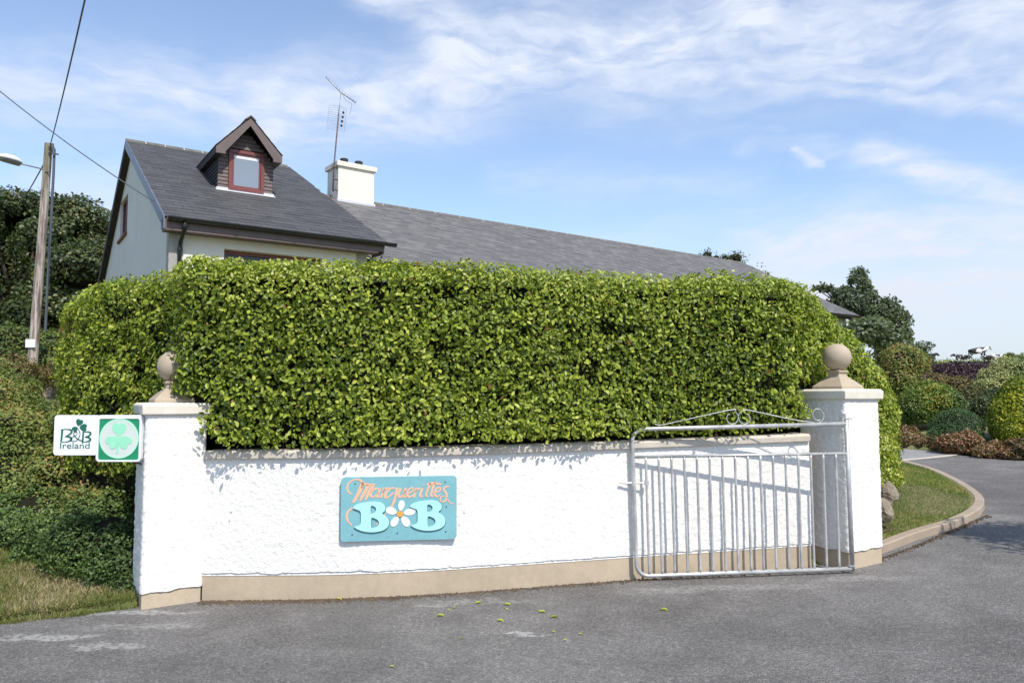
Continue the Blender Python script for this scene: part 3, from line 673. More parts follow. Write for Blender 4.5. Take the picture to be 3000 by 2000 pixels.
# 300 of the nearest leaves as parts of their own
tv, tf = T_OVAL; lms = []
for k in range(10):
    me = bpy.data.meshes.new('leaf'); me.from_pydata([tuple(p*.050) for p in tv], [], [list(f) for f in tf]); me.materials.append(LM['laurel'])
    a = me.attributes.new('rnd', 'FLOAT', 'POINT'); a.data.foreach_set('value', np.full(6, .45+.05*k, dtype=np.float32)); lms.append(me)
s = 5.6+rs.rand(900)*5.0; P3, N3, _ = hedge_surf(s, rs.rand(900)*1.25)
k = (np.hypot(P3[:, 0]-lctr[0], P3[:, 1]-lctr[1]) > .42) & (np.hypot(P3[:, 0]-rctr[0], P3[:, 1]-rctr[1]) > .46); P3, N3 = P3[k][:300], N3[k][:300]; P3 = P3+N3*.045
for p, q in zip(P3, N3):
    o = bpy.data.objects.new('leaf', random.choice(lms)); COL.objects.link(o); o.parent = hedge
    nn = Vector(norm(q+rs.normal(0, .4, 3)+np.array([0, 0, .3]))); t = Vector(norm(rs.normal(0, 1, 3)+np.array([0, 0, -.3]))); t = (t-nn*t.dot(nn)).normalized(); b_ = nn.cross(t)
    mt = Matrix((t, b_, nn)).transposed().to_4x4(); mt.translation = Vector(p)-wo(hedge); o.matrix_local = mt

# ------------------------------------------------------------------ gate
def solve_seg(x, yt, yb, H):
    a, b_ = ray(x, yt), ray(x, yb); Y = H/(a[2]/a[1]-b_[2]/b_[1]); return at(x, yb, Y)
pb = at(1956, 1308, 6.64); pt = at(1946, 973, 6.64); GH = float(pt[2]-at(1956, 1306, 6.64)[2])
gl = solve_seg(1452, 985, 1322, GH)
GO = np.array([pb[0], pb[1], 0]); gd = np.array([gl[0]-pb[0], gl[1]-pb[1], 0]); GW = np.linalg.norm(gd); gd /= GW; gn = np.array([gd[1], -gd[0], 0]); gn = gn if gn[1] < 0 else -gn
gz0 = float((pb[2]+gl[2])/2)
def G(px_, py_): return onpl(px_, py_, GO, gn)
gate = empty('gate', (float(GO[0]), float(GO[1]), float(zb(GO[0], GO[1]))), 'galvanised tubular metal garden gate folded open against the white wall', 'gate')
RB = .0175
# bent outer tube: top rail, rounded left corners, bottom rail
tl, bl = G(1452, 985), G(1462, 1322); tr, br = G(1945, 973), G(1957, 1305)
def arc(c0, a0, a1, r, n=8):      # in gate plane (gd, z)
    return [c0+gd*r*cos(a0+(a1-a0)*k/n)+np.array([0, 0, 1])*r*sin(a0+(a1-a0)*k/n) for k in range(n+1)]
up_ = np.array([0, 0, 1.]); r_ = .10
path = [tr]+[tl+(-gd)*0+(-up_)*0 for _ in ()]
ctl = tl-gd*r_-up_*r_; cbl = bl-gd*r_+up_*r_
path = [tr]+arc(ctl, pi/2, 0, r_)+arc(cbl, 0, -pi/2, r_)+[br]
MB().tube(path, RB, 12).build('gate_frame', M['galv'], gate, smooth=True)
ptop = G(1943, 950); pbot = G(1958, 1311)
MB().tube([pbot, ptop], .019, 12).build('hinge_post', M['galv'], gate, smooth=True)
mb = MB(); c0 = G(1944, 961); mb.box(c0-gd*.045-gn*.02-up_*.003, gd*.09, gn*.04, up_*.008)
c0 = G(1957, 1300); mb.box(c0-gd*.03-gn*.02, gd*.06, gn*.04, up_*.012); mb.build('hinge', M['galv'], gate)
ml, mr = G(1454, 1049), G(1948, 1041)
MB().tube([ml, mr], .013, 10).build('middle_rail', M['galv'], gate, smooth=True)
for k in range(16):
    f_ = (k+1)/17.0; a = ml+(mr-ml)*f_; bb = bl+(br-bl)*f_; a = a-up_*.008; bb = bb+up_*.01
    bb[0:2] = (a+(bb-a)*1)[0:2]
    MB().tube([a, a-up_*.03, bb+up_*.03, bb], [.012, .0105, .0105, .012], 10).build('bar', M['galv'], gate, smooth=True)
def crop6(pts): return [G((1800+.3826*x)*.784, (1150+.3826*y)*.784) for x, y in pts]
def scroll(pts): MB().tube(smooth_path(crop6(pts), 6), .0045, 6).build('scroll', M['galv'], gate, smooth=True)
scroll([(345, 210), (320, 225), (285, 215), (270, 190), (275, 160), (285, 200), (310, 238), (345, 246), (420, 235), (880, 133), (925, 145), (948, 185), (935, 225), (900, 240), (870, 225), (858, 195), (870, 170), (885, 162)])
scroll([(1010, 160), (1030, 175), (1038, 205), (1020, 232), (990, 238), (958, 215), (948, 180), (965, 150), (1000, 133), (1060, 140), (1380, 208), (1480, 222), (1560, 232), (1598, 200), (1600, 160), (1570, 126), (1535, 130), (1518, 160), (1525, 190), (1550, 212), (1575, 210)])
mb = MB(); a, bb = G((1800+.3826*42)*.784, (1150+.3826*690)*.784), G((1800+.3826*250)*.784, (1150+.3826*690)*.784); mb.tube([a-gn*0, bb], .008, 8)
mb.box(bb-gd*.012-gn*.015-up_*.02, gd*.03, gn*.03, up_*.04); mb.build('latch', M['galv'], gate)

# ------------------------------------------------------------------ plates (flat shapes with real thickness)
class Frame:
    def __init__(s, O, U, V, N_): s.O, s.U, s.V, s.N = [np.array(a, float) for a in (O, U, V, N_)]
    def p(s, u_, v_, d=0): return s.O+s.U*u_+s.V*v_+s.N*d
def plate(name, loops, fr, off, thick, mat, parent, bev=0.0, res=1):
    cu = bpy.data.curves.new(name, 'CURVE'); cu.dimensions = '2D'; cu.fill_mode = 'BOTH'; cu.extrude = thick/2; cu.bevel_depth = bev
    for lp_ in loops:
        sp_ = cu.splines.new('POLY'); sp_.points.add(len(lp_)-1); sp_.use_cyclic_u = True
        for q, (a, b_) in zip(sp_.points, lp_): q.co = (a, b_, 0, 1)
    tmp = bpy.data.objects.new('tmp', cu); COL.objects.link(tmp); me0 = bpy.data.meshes.new_from_object(tmp.evaluated_get(bpy.context.evaluated_depsgraph_get()))
    vs = [fr.p(v_.co.x, v_.co.y, v_.co.z+off+thick/2) for v_ in me0.vertices]; fs = [list(p.vertices) for p in me0.polygons]
    bpy.data.objects.remove(tmp); bpy.data.curves.remove(cu); bpy.data.meshes.remove(me0)
    return mesh(name, vs, fs, mat, parent)
def text_plate(name, txt, size, pos, fr, off, thick, mat, parent, width=None, offset=0):
    cu = bpy.data.curves.new(name, 'FONT'); cu.body = txt; cu.size = size; cu.extrude = thick/2; cu.offset = offset
    tmp = bpy.data.objects.new('tmp', cu); COL.objects.link(tmp); me0 = bpy.data.meshes.new_from_object(tmp.evaluated_get(bpy.context.evaluated_depsgraph_get()))
    xs_ = [v_.co.x for v_ in me0.vertices]; k = (width/(max(xs_)-min(xs_))) if width else 1; x0 = min(xs_)
    vs = [fr.p(pos[0]+(v_.co.x-x0)*k, pos[1]+v_.co.y, v_.co.z+off+thick/2) for v_ in me0.vertices]; fs = [list(p.vertices) for p in me0.polygons]
    bpy.data.objects.remove(tmp); bpy.data.curves.remove(cu); bpy.data.meshes.remove(me0)
    return mesh(name, vs, fs, mat, parent)
def cr(pts, n=5, closed=True):
    P = [np.array(p, float) for p in pts]; out = []; m_ = len(P)
    rng = range(m_ if closed else m_-1)
    for i in rng:
        p0, p1, p2, p3 = (P[(i-1) % m_], P[i], P[(i+1) % m_], P[(i+2) % m_]) if closed else (P[max(i-1, 0)], P[i], P[i+1], P[min(i+2, m_-1)])
        for k in range(n):
            t = k/n; out.append(.5*((2*p1)+(-p0+p2)*t+(2*p0-5*p1+4*p2-p3)*t*t+(-p0+3*p1-3*p2+p3)*t**3))
    if not closed: out.append(P[-1])
    return out
def ribbon(pts, w0, n=5, close=True):
    """outline of a stroke; w0 = width or list of widths per control point"""
    ws = w0 if hasattr(w0, '__len__') else [w0]*len(pts)
    C = cr([(p[0], p[1], w_) for p, w_ in zip(pts, ws)], n, False); C = np.array(C); t = np.gradient(C[:, :2], axis=0); t /= np.linalg.norm(t, axis=1)[:, None]+1e-9
    nn = np.stack([-t[:, 1], t[:, 0]], 1); a = C[:, :2]+nn*C[:, 2:3]/2; b_ = C[:, :2]-nn*C[:, 2:3]/2
    return a, b_
def strokes(name, lst, conv, fr, off, thick, mat, parent):
    mb = MB()
    for (pts, w0) in lst:
        a, b_ = ribbon(pts, w0); n_ = len(a)
        for q, dd in ((0, 0),):
            base = []
            for (x, y) in np.concatenate([a, b_]): uu, vv = conv(x, y); base.append(fr.p(uu, vv, off))
            top = [fr.p(*conv(x, y), off+thick) for (x, y) in np.concatenate([a, b_])]
        vs = base+top; k = 2*n_; fs = []
        for i in range(n_-1):
            fs.append([k+i, k+i+1, k+n_+i+1, k+n_+i]); fs.append([i, i+1, k+i+1, k+i]); fs.append([n_+i, k+n_+i, k+n_+i+1, n_+i+1])
        fs.append([0, k, k+n_, n_]); fs.append([n_-1, 2*n_-1, k+2*n_-1, k+n_-1])
        mb.add(vs, fs)
    return mb.build(name, mat, parent)
def ell(cx, cy, rx, ry, n=28, rot=0, pw=1):
    out = []
    for k in range(n):
        a = 2*pi*k/n; x, y = rx*cos(a), ry*sin(a); out.append((cx+x*cos(rot)-y*sin(rot), cy+x*sin(rot)+y*cos(rot)))
    return out
def rrect(x0, y0, x1, y1, r, n=5):
    out = []
    for (cx, cy, a0) in ((x1-r, y1-r, 0), (x0+r, y1-r, pi/2), (x0+r, y0+r, pi), (x1-r, y0+r, 1.5*pi)):
        for k in range(n+1): a = a0+pi/2*k/n; out.append((cx+r*cos(a), cy+r*sin(a)))
    return out
def heart(cx, cy, s_0, ang):
    """heart leaf whose point sits at (cx, cy); ang = direction of the leaf (y down)"""
    o_ = [(0, 0), (.25, -.34), (.62, -.56), (.95, -.48), (1.06, -.22), (.94, 0), (1.06, .22), (.95, .48), (.62, .56), (.25, .34)]
    return [(cx+s_0*(x*cos(ang)-y*sin(ang)), cy+s_0*(x*sin(ang)+y*cos(ang))) for x, y in cr(o_, 4)]

# --- name board on the wall
wA, wB = np.array([-.575, 6.295]), np.array([-1.34, 6.20]); sp0 = onpl(916, 1167, (-1.0, 6.215, 0), np.array([-.12, 1, 0]))
wt = np.array([cos(atan(.115)), sin(atan(.115)), 0]); wnrm = np.array([wt[1], -wt[0], 0])
SO = np.array([sp0[0], sp0[1], sp0[2]])+wnrm*.021
tlp = onpl(782.5, 1096, SO, wnrm); trp = onpl(1047, 1092, SO, wnrm); blp = onpl(783, 1244, SO, wnrm); brp = onpl(1050.5, 1237, SO, wnrm)
BW = float(np.dot((trp+brp-tlp-blp)/2, wt)); BH = float((tlp[2]+trp[2]-blp[2]-brp[2])/2)
ctrb = (tlp+trp+blp+brp)/4; rise = float(((trp+brp-tlp-blp)/2)[2]); U_ = wt*cos(atan(rise/BW))+up_*sin(atan(rise/BW)); V_b = np.cross(U_, -wnrm) * -1
V_b = V_b if V_b[2] > 0 else -V_b
sf = Frame(ctrb, U_, V_b, wnrm)
def c5(x, y): return ((x-1163)/1905*BW, -(y-727-(1163-x)*.018)/1062*BH)
def c5l(l): return [c5(x, y) for x, y in l]
board = empty('name_sign', tuple(ctrb-up_*BH/2), 'faded teal painted guest house board with peach script and two aqua capital letters', 'sign')
plate('board', [rrect(-BW/2, -BH/2, BW/2, BH/2, .03)], sf, -.018, .018, M['teal'], board)
M_script = [
 ([(395, 480), (345, 470), (312, 400), (335, 305), (430, 248), (520, 255), (560, 310), (545, 390)], [22, 26, 30, 26, 22, 30, 40, 30]),
 ([(560, 300), (520, 420), (450, 560), (405, 630)], [60, 62, 52, 30]),
 ([(540, 300), (640, 330), (765, 322)], [46, 40, 18]),
 ([(655, 330), (610, 430), (550, 540), (520, 600)], [60, 56, 46, 26]),
 ([(735, 330), (690, 420), (640, 510), (610, 590)], [56, 50, 46, 26]),
 ([(840, 400), (770, 395), (700, 460), (705, 530), (760, 525), (820, 450)], [24, 28, 38, 38, 28, 22]),
 ([(850, 390), (820, 460), (800, 530), (850, 530)], [36, 38, 32, 20]),
 ([(915, 385), (890, 470), (860, 545)], [34, 38, 30]),
 ([(890, 470), (930, 400), (990, 390)], [20, 28, 36]),
 ([(1110, 400), (1030, 390), (945, 470), (935, 540), (990, 530), (1070, 460)], [26, 30, 40, 40, 28, 22]),
 ([(1135, 380), (1110, 480), (1080, 600), (1040, 700)], [38, 40, 38, 30]),
 ([(1190, 390), (1150, 480), (1160, 535), (1215, 510), (1260, 430)], [36, 38, 34, 28, 22]),
 ([(1270, 385), (1240, 470), (1240, 535), (1285, 520)], [36, 38, 32, 18]),
 ([(1310, 480), (1390, 430), (1380, 385), (1320, 410), (1295, 490), (1330, 535), (1400, 500)], [20, 24, 26, 32, 36, 30, 16]),
 ([(1450, 385), (1425, 470), (1400, 540)], [34, 36, 30]), ([(1425, 460), (1470, 400), (1510, 395)], [18, 26, 32]),
 ([(1545, 390), (1515, 470), (1510, 530), (1555, 515)], [34, 36, 30, 18]), ([(1560, 325), (1572, 335)], [26, 26]),
 ([(1680, 300), (1630, 420), (1605, 510), (1650, 525)], [34, 38, 34, 18]),
 ([(1755, 290), (1710, 410), (1690, 510), (1735, 520)], [34, 38, 34, 18]),
 ([(1620, 330), (1740, 305), (1860, 325)], [30, 44, 20]),
 ([(1760, 470), (1840, 420), (1830, 375), (1775, 400), (1750, 480), (1785, 530), (1850, 490)], [20, 24, 26, 32, 36, 30, 16]),
 ([(2000, 360), (1935, 365), (1900, 410), (1940, 470), (1950, 540), (1915, 610), (1850, 605), (1850, 540), (1920, 520)], [14, 28, 32, 34, 34, 26, 20, 18, 14]),
 ([(1950, 540), (1985, 610), (2030, 650), (2075, 635)], [20, 18, 14, 8]),
 ([(405, 720), (340, 760), (308, 840), (325, 930), (400, 1010)], [30, 30, 34, 28, 12]),
 ([(790, 1000), (860, 900), (960, 800)], [14, 18, 12])]
strokes('script_lettering', M_script, c5, sf, .0008, .0015, M['peach'], board)
def bigB(dx_, dy_, k=1.0):
    o_ = [(412, 712), (445, 668), (520, 635), (640, 612), (760, 605), (860, 620), (920, 665), (940, 715), (925, 765), (885, 805), (945, 850), (990, 905), (1000, 965), (975, 1030), (900, 1085), (780, 1112), (660, 1112), (550, 1090), (470, 1055), (432, 1020), (470, 1012), (520, 995), (538, 950), (540, 860), (538, 800), (520, 760), (470, 740)]
    h1 = [(700, 690), (740, 682), (780, 710), (785, 750), (765, 785), (728, 800), (700, 800)]; h2_ = [(708, 885), (770, 888), (825, 925), (835, 975), (805, 1020), (755, 1038), (712, 1036)]
    t_ = lambda L: [c5(x+dx_, y+dy_) for x, y in cr(L, 3)]
    return [t_(o_), t_(h1), t_(h2_)]
for dx_, dy_ in ((0, 0), (928, -20)):
    o = plate('letter', bigB(dx_, dy_), sf, .010, .003, M['aqua'], board)
    plate('letter_side_shadow', bigB(dx_+6, dy_+8), sf, .0008, .009, M['tealdark'], board)  # dark copy shifted down right: letter thickness plus its painted shadow
for (a, b_), wd_ in (((1212, 592), 52), ((1432, 765), 56), ((1325, 1018), 62), ((1042, 1020), 56), ((948, 735), 60)):
    cx_, cy_ = 1175, 815; vx, vy = a-cx_, b_-cy_; L_ = sqrt(vx*vx+vy*vy); ang = math.atan2(vy, vx); m_ = .62
    plate('petal', [c5l([(cx_+vx*m_+x*cos(ang)-y*sin(ang), cy_+vy*m_+x*sin(ang)+y*cos(ang)) for x, y in [(L_*.38*cos(2*pi*k/20), wd_*(sin(2*pi*k/20))*(1+.15*cos(2*pi*k/20))) for k in range(20)]])], sf, .001, .003, M['whitepaint'], board)
plate('flower_centre', [c5l(ell(1178, 817, 56, 48))], sf, .002, .006, M['orange'], board)
for (x, y) in ((440, 315), (1925, 285), (1945, 700), (1935, 1115), (1135, 1135), (400, 1155)): plate('screw', [c5l(ell(x, y, 12, 12, 10))], sf, .0005, .003, M['screw'], board)

# --- the two projecting signs on the left pillar
S2 = 5.96
def p2(x, y): q = at((140+.12755*x)*.784, (1190+.12755*y)*.784, S2); return q
o2 = p2(0, 0); ex = (p2(1000, 0)-o2)/1000; ey = (p2(0, 1000)-o2)/1000; sx_, sy_ = np.linalg.norm(ex), np.linalg.norm(ey)
f2 = Frame(o2, ex/sx_, np.array([0, 0, 1.]), (0, -1, 0))
def c2(x, y): return (x*sx_, -y*sy_)
def c2l(l): return [c2(x, y) for x, y in l]
hs = empty('hanging_sign', tuple(p2(670, 1120)), 'white rectangular tourist board sign with green shamrock, ampersand lettering and country name', 'sign')
plate('panel', [c2l(rrect(168, 200, 1178, 1118, 70))], f2, -.022, .022, M['signwhite'], hs)
B1 = [([(318, 535), (440, 525), (540, 535), (575, 570), (550, 625), (470, 675), (425, 690)], [14, 20, 34, 44, 40, 26, 14]), ([(358, 530), (352, 660), (342, 805)], [46, 44, 36]),
      ([(425, 690), (520, 700), (570, 735), (560, 775), (500, 805), (430, 815), (340, 818)], [18, 40, 48, 44, 26, 18, 14])]
B2 = [([(840, 590), (930, 582), (1000, 600), (1005, 640), (960, 680), (880, 700)], [14, 26, 40, 42, 34, 14]), ([(842, 585), (838, 700), (832, 845)], [36, 40, 34]),
      ([(880, 700), (970, 715), (1010, 760), (980, 795), (900, 812), (850, 815)], [16, 40, 46, 40, 20, 12])]
AMP = [([(710, 500), (745, 560), (765, 620), (755, 700), (700, 780), (640, 800), (580, 790), (570, 750), (610, 700), (680, 660), (700, 620), (680, 590), (640, 595), (622, 640), (660, 700), (740, 760), (830, 795)], [10, 14, 16, 18, 18, 18, 20, 20, 18, 14, 14, 16, 18, 20, 22, 24, 24])]
strokes('lettering', B1+B2+AMP, c2, f2, .0008, .0012, M['greendark'], hs)
text_plate('country_name', 'Ireland', 200*sy_, (322*sx_, -965*sy_), f2, .0008, .0012, M['greendark'], hs, width=675*sx_)
for (a, b_, s_0, ang) in ((716, 445, 145, R(-72)), (700, 478, 120, R(140)), (752, 475, 155, R(-2+8))): plate('shamrock_leaf', [c2l(heart(a, b_, s_0, ang))], f2, .0008, .0012, M['greendark'], hs)
gs = empty('hanging_sign', tuple(p2(1680, 1262)), 'square green sign with pale mint shamrock in a round disc, fixed to the left pillar', 'sign')
f3 = Frame(o2+np.array([0, -.012, 0]), ex/sx_, np.array([0, 0, 1.]), (0, -1, 0))
plate('frame', [c2l(rrect(1172, 196, 2200, 1262, 85)), c2l(rrect(1222, 282, 2145, 1222, 50))], f3, -.03, .036, M['signwhite'], gs)
plate('panel', [c2l(rrect(1215, 276, 2152, 1228, 50))], f3, -.028, .028, M['green'], gs)
plate('ring', [c2l(ell(1684, 735, 448, 455, 48)), c2l(ell(1684, 735, 405, 412, 48))], f3, .0006, .003, M['mintpale'], gs)
plate('disc', [c2l(ell(1684, 735, 404, 411, 48))], f3, .0006, .0018, M['disc'], gs)
for ang in (R(-90), R(152), R(28)): plate('shamrock_leaf', [c2l(heart(1680+(18*cos(ang)), 700+18*sin(ang), 290 if ang == R(-90) else 275, ang if ang == R(-90) else (R(140) if ang > 1 else R(40))))], f3, .0028+.0004*(ang > 0)+.0004*(ang > 1), .0012, M['mint'], gs)
strokes('shamrock_stem', [([(1680, 700), (1672, 900), (1640, 1090)], [34, 34, 60])], c2, f3, .0024, .0011, M['mint'], gs)
br_ = MB(); q = p2(2190, 1262); br_.tube([q+np.array([-.10, .03, .0]), q+np.array([-.02, .05, -.03]), q+np.array([.06, .12, -.04])], .008, 8); br_.build('bracket', M['rust'], gs)

# ------------------------------------------------------------------ house
Hh = np.array([.83369573, .55222408, 0]); Hg = np.array([-.55222408, .83369573, 0]); HO = np.array([-6.38868, 14.0, 4.88582])
ANG = math.atan2(Hh[1], Hh[0])
def Q(a, u_, z): return HO+Hh*a+Hg*u_+up_*z
SL = .523
house = empty('house', tuple(Q(3, 3, -2.75)), 'cream rendered slate-roofed bungalow with dormer and chimney standing behind the hedge', 'house')
RZ = SL*5.83                              # ridge height over the eave
def A1(u_): return 4.45-.06*u_             # right-hand verge
# walls
wi = .16; we = .30
mb = MB()
def wallquad(pts, th):                    # polygon wall extruded by th
    pts = [np.array(p) for p in pts]; n_ = len(pts); vs = pts+[p+np.array(th) for p in pts]; fs = [list(range(n_))[::-1], [n_+k for k in range(n_)]]+[[k, (k+1) % n_, n_+(k+1) % n_, n_+k] for k in range(n_)]
    return MB().add(vs, fs)
def with_holes(fr, outer, holes, thick, name, mat): return plate(name, [outer]+holes, fr, -thick, thick, mat, house)
# front wall with the wide window opening
fw = Frame(Q(0, we, 0), Hh, up_, -Hg)
def onfw(px_, py_): q = onpl(px_, py_, Q(0, we, 0), Hg)-Q(0, we, 0); return float(np.dot(q, Hh)), float(q[2])
wa_, wz_ = onfw(515, 571); wb_, _z2 = onfw(741, 593)
with_holes(fw, [(wi, -2.8), (4.12, -2.8), (4.12, -.10), (wi, -.10)], [[(wa_, -1.9), (wb_, -1.9), (wb_, wz_), (wa_, wz_)]], .28, 'front_wall', M['render_cream'])
wn_ = MB(); ff = Frame(Q(0, we+.16, 0), Hh, up_, -Hg)
for s0, s1, t0, t1 in ((wa_, wb_, wz_-.07, wz_), (wa_, wb_, -1.9, -1.83), (wa_, wa_+.07, -1.83, wz_-.07), (wb_-.07, wb_, -1.83, wz_-.07), ((wa_+wb_)/2-.03, (wa_+wb_)/2+.03, -1.83, wz_-.07)):
    wn_.box(ff.p(s0, t0, 0), Hh*(s1-s0), Hg*.07, up_*(t1-t0))
wo_ = wn_.build('window', M['mahogany'], house); MB().box(ff.p(wa_+.06, -1.84, -.04), Hh*(wb_-wa_-.12), Hg*.01, up_*(wz_+1.78)).build('pane', M['glass_dark'], wo_)
# gable wall with window
gf = Frame(Q(wi, 0, 0), -Hg, up_, -Hh)     # u runs towards the camera side
def ong(px_, py_): q = onpl(px_, py_, Q(wi, 0, 0), Hh)-Q(wi, 0, 0); return float(np.dot(q, Hg)), float(q[2])
gw0, gw1 = 6.30, 7.70
zt_, zs_ = 1.86, .84
gable = [(-we, -2.8), (-we, -.12+SL*we-.0), (-5.83, RZ-.16), (-11.3, .02), (-11.3, -2.8)]
with_holes(gf, gable, [[(-gw0, zs_), (-gw1, zs_), (-gw1, zt_), (-gw0, zt_)]], .25, 'gable_wall', M['render_grey'])
wn_ = MB()
for s0, s1, t0, t1 in ((gw0, gw1, zt_-.06, zt_), (gw0, gw1, zs_, zs_+.06), (gw0, gw0+.07, zs_+.06, zt_-.06), (gw1-.07, gw1, zs_+.06, zt_-.06), ((gw0+gw1)/2-.04, (gw0+gw1)/2+.04, zs_+.06, zt_-.06)):
    wn_.box(Q(wi+.06, s0, t0), Hg*(s1-s0), Hh*.07, up_*(t1-t0))
wo_ = wn_.build('window', M['mahogany'], house); MB().box(Q(wi+.09, gw0+.05, zs_+.05), Hg*(gw1-gw0-.1), Hh*.01, up_*(zt_-zs_-.1)).build('pane', M['glass_dark'], wo_)
MB().box(Q(wi-.06, gw0-.08, zs_-.06), Hg*(gw1-gw0+.16), Hh*.16, up_*.06).build('sill', M['terracotta'], wo_)
# other walls
wallquad([Q(4.12, we, -2.8), Q(4.12, we, -.10), Q(3.9, 5.83, RZ-.16), Q(3.9, 11.3, 0), Q(3.9, 11.3, -2.8)], -Hh*.25).build('side_wall', M['render_cream'], house)
wallquad([Q(wi, 11.3, -2.8), Q(wi, 11.3, 0), Q(3.9, 11.3, 0), Q(3.9, 11.3, -2.8)], -Hg*.25).build('rear_wall', M['render_cream'], house)
# wing frame
h2 = np.array([.80531775, .59284342, 0]); g2 = np.array([-.59284342, .80531775, 0])
def Q2(a, u_, z): return HO+h2*a+g2*u_+up_*z
U0, Z0, U1, A_0, A_1 = .45, -.30, 5.65, 4.1, 24.45; Z1 = Z0+SL*(U1-U0)
wallquad([Q2(4.0, U0+.4, -2.8), Q2(4.0, U0+.4, Z0), Q2(A_1-.3, U0+.4, Z0), Q2(A_1-.3, U0+.4, -2.8)], g2*.25).build('wing_wall', M['render_cream'], house)
wallquad([Q2(A_1-.3, U0+.4, -2.8), Q2(A_1-.3, U0+.4, Z0+.1), Q2(A_1-.3, U1, Z1-.15), Q2(A_1-.3, 2*U1-U0-.4, Z0+.1), Q2(A_1-.3, 2*U1-U0-.4, -2.8)], -h2*.25).build('wing_gable_wall', M['render_cream'], house)
wallquad([Q2(4.0, 10.4, -2.8), Q2(4.0, 10.4, Z0), Q2(A_1-.3, 10.4, Z0), Q2(A_1-.3, 10.4, -2.8)], -g2*.25).build('wing_rear_wall', M['render_cream'], house)
# roof boards
T_ = -.10
mb = MB()
def slab(p0, p1, p2_, p3, dn): ps = [np.array(p) for p in (p0, p1, p2_, p3)]; mb.add(ps+[p+up_*dn for p in ps], [[0, 1, 2, 3], [7, 6, 5, 4], [0, 4, 5, 1], [1, 5, 6, 2], [2, 6, 7, 3], [3, 7, 4, 0]])
slab(Q(0.03, .02, -.02), Q(A1(0)-.05, .02, -.02), Q(A1(5.83)-.05, 5.83, RZ-.03), Q(0.03, 5.83, RZ-.03), T_)
slab(Q(0.03, 5.832, RZ-.03), Q(A1(5.83)-.05, 5.832, RZ-.03), Q(A1(5.83)-.05, 11.7, -.02), Q(0.03, 11.7, -.02), T_)
slab(Q2(A_0, U0, Z0-.02), Q2(A_1-.04, U0, Z0-.02), Q2(A_1-.04, U1, Z1-.03), Q2(A_0-1, U1, Z1-.03), T_)
slab(Q2(A_0-1, U1+.002, Z1-.03), Q2(A_1-.04, U1+.002, Z1-.03), Q2(A_1-.04, 2*U1-U0, Z0-.02), Q2(A_0-1, 2*U1-U0, Z0-.02), T_)
roof = mb.build('roof', M['darkboard'], house)
# slates
GA, SW, STH = .215, .30, .007
sv = np.array([[0, 0, 0], [SW-.004, 0, 0], [SW-.004, GA+.03, 0], [0, GA+.03, 0], [0, 0, STH], [SW-.004, 0, STH], [SW-.004, GA+.03, STH], [0, GA+.03, STH]])
sfc = [[0, 3, 2, 1], [4, 5, 6, 7], [0, 1, 5, 4], [1, 2, 6, 5], [2, 3, 7, 6], [3, 0, 4, 7]]
def slate_mats(Ofn, hdir, gdir, a0, a1f, length, right=None):
    """list of (a, s) cells, s measured up the slope"""
    cells = []; rows = int(length/GA)+1
    for r in range(rows):
        s0 = r*GA; a = a0-(SW/2 if r % 2 else 0)
        lim = a1f(s0)
        while a < lim:
            aa = max(a, a0); ww = min(a+SW, lim)-aa
            if ww > .05: cells.append((aa, s0, ww, min(GA+.03, length-s0)))
            a += SW
    return cells
ca = cos(atan(SL)); sa = sin(atan(SL))
slope1 = 5.83/ca
def dormer_hit(a, s_1): u_ = s_1*ca; return (1.50 < a+.15 < 2.62 and 2.45 < u_ < 3.7)
cells1 = [c for c in slate_mats(None, None, None, 0.0, lambda s: A1(s*ca), slope1) if not dormer_hit(c[0], c[1])]
sm = bpy.data.meshes.new('slate'); sm.from_pydata([tuple(p) for p in sv], [], sfc); sm.materials.append(M['slate'])
SN = -Hg*sa+up_*ca; SU = Hg*ca+up_*sa
slate_w = [(c, i) for i, c in enumerate(cells1)]
slate_w.sort(key=lambda t: np.linalg.norm(Q(t[0][0], t[0][1]*ca, t[0][1]*sa)-CAM))
rest = MB(); rr = []
cnt = 0
tilt = .030
for c, i in slate_w:
    a, s0, ww, hh = c; o_ = HO+Hh*(a+.002)+SU*s0+SN*(.012+random.uniform(0, .004)); up2 = norm(SU*1-SN*(tilt+random.uniform(-.006, .006))); nn = norm(np.cross(Hh, up2)); nn = nn if nn[2] > 0 else -nn
    if cnt < 300 and ww > .28:
        o = bpy.data.objects.new('slate', sm); COL.objects.link(o); o.parent = roof
        mt = Matrix((Vector(Hh), Vector(up2), Vector(nn))).transposed().to_4x4(); mt.translation = Vector(o_)-wo(roof); o.matrix_local = mt; cnt += 1
    else:
        x = random.random(); rest.add([o_+Hh*p[0]/SW*ww+up2*p[1]*(hh/(GA+.03))+nn*p[2] for p in sv], sfc); rr += [x]*8
tag(rest.build('small_slate', M['slate'], roof, rnd=rr), kind='stuff')
# wing + rear slopes
def field(name, Oo, hd, gd_, a0, a1, u0, z0, L, mat, flip=1, aoff=0.0, lift=.012):
    mbs = MB(); rv = []; su = gd_*flip*ca+up_*sa; sn = -gd_*flip*sa+up_*ca
    for (a, s0, ww, hh) in slate_mats(None, None, None, a0, a1, L):
        o_ = Oo+hd*(a+.002)+gd_*u0+up_*z0+su*s0+sn*(lift+random.uniform(0, .005)); up2 = norm(su-sn*(tilt+random.uniform(-.008, .008))); nn = norm(np.cross(hd, up2)); nn = nn if nn[2] > 0 else -nn
        x = random.random(); mbs.add([o_+hd*p[0]/SW*ww+up2*p[1]*(hh/(GA+.03))+nn*p[2] for p in sv], sfc); rv += [x]*8
    return tag(mbs.build(name, mat, roof, rnd=rv), kind='stuff')
L2 = (U1-U0)/ca
field('weathered_slate', HO, h2, g2, A_0-1.0, lambda s: A_1, U0, Z0, L2, M['slate_old'])
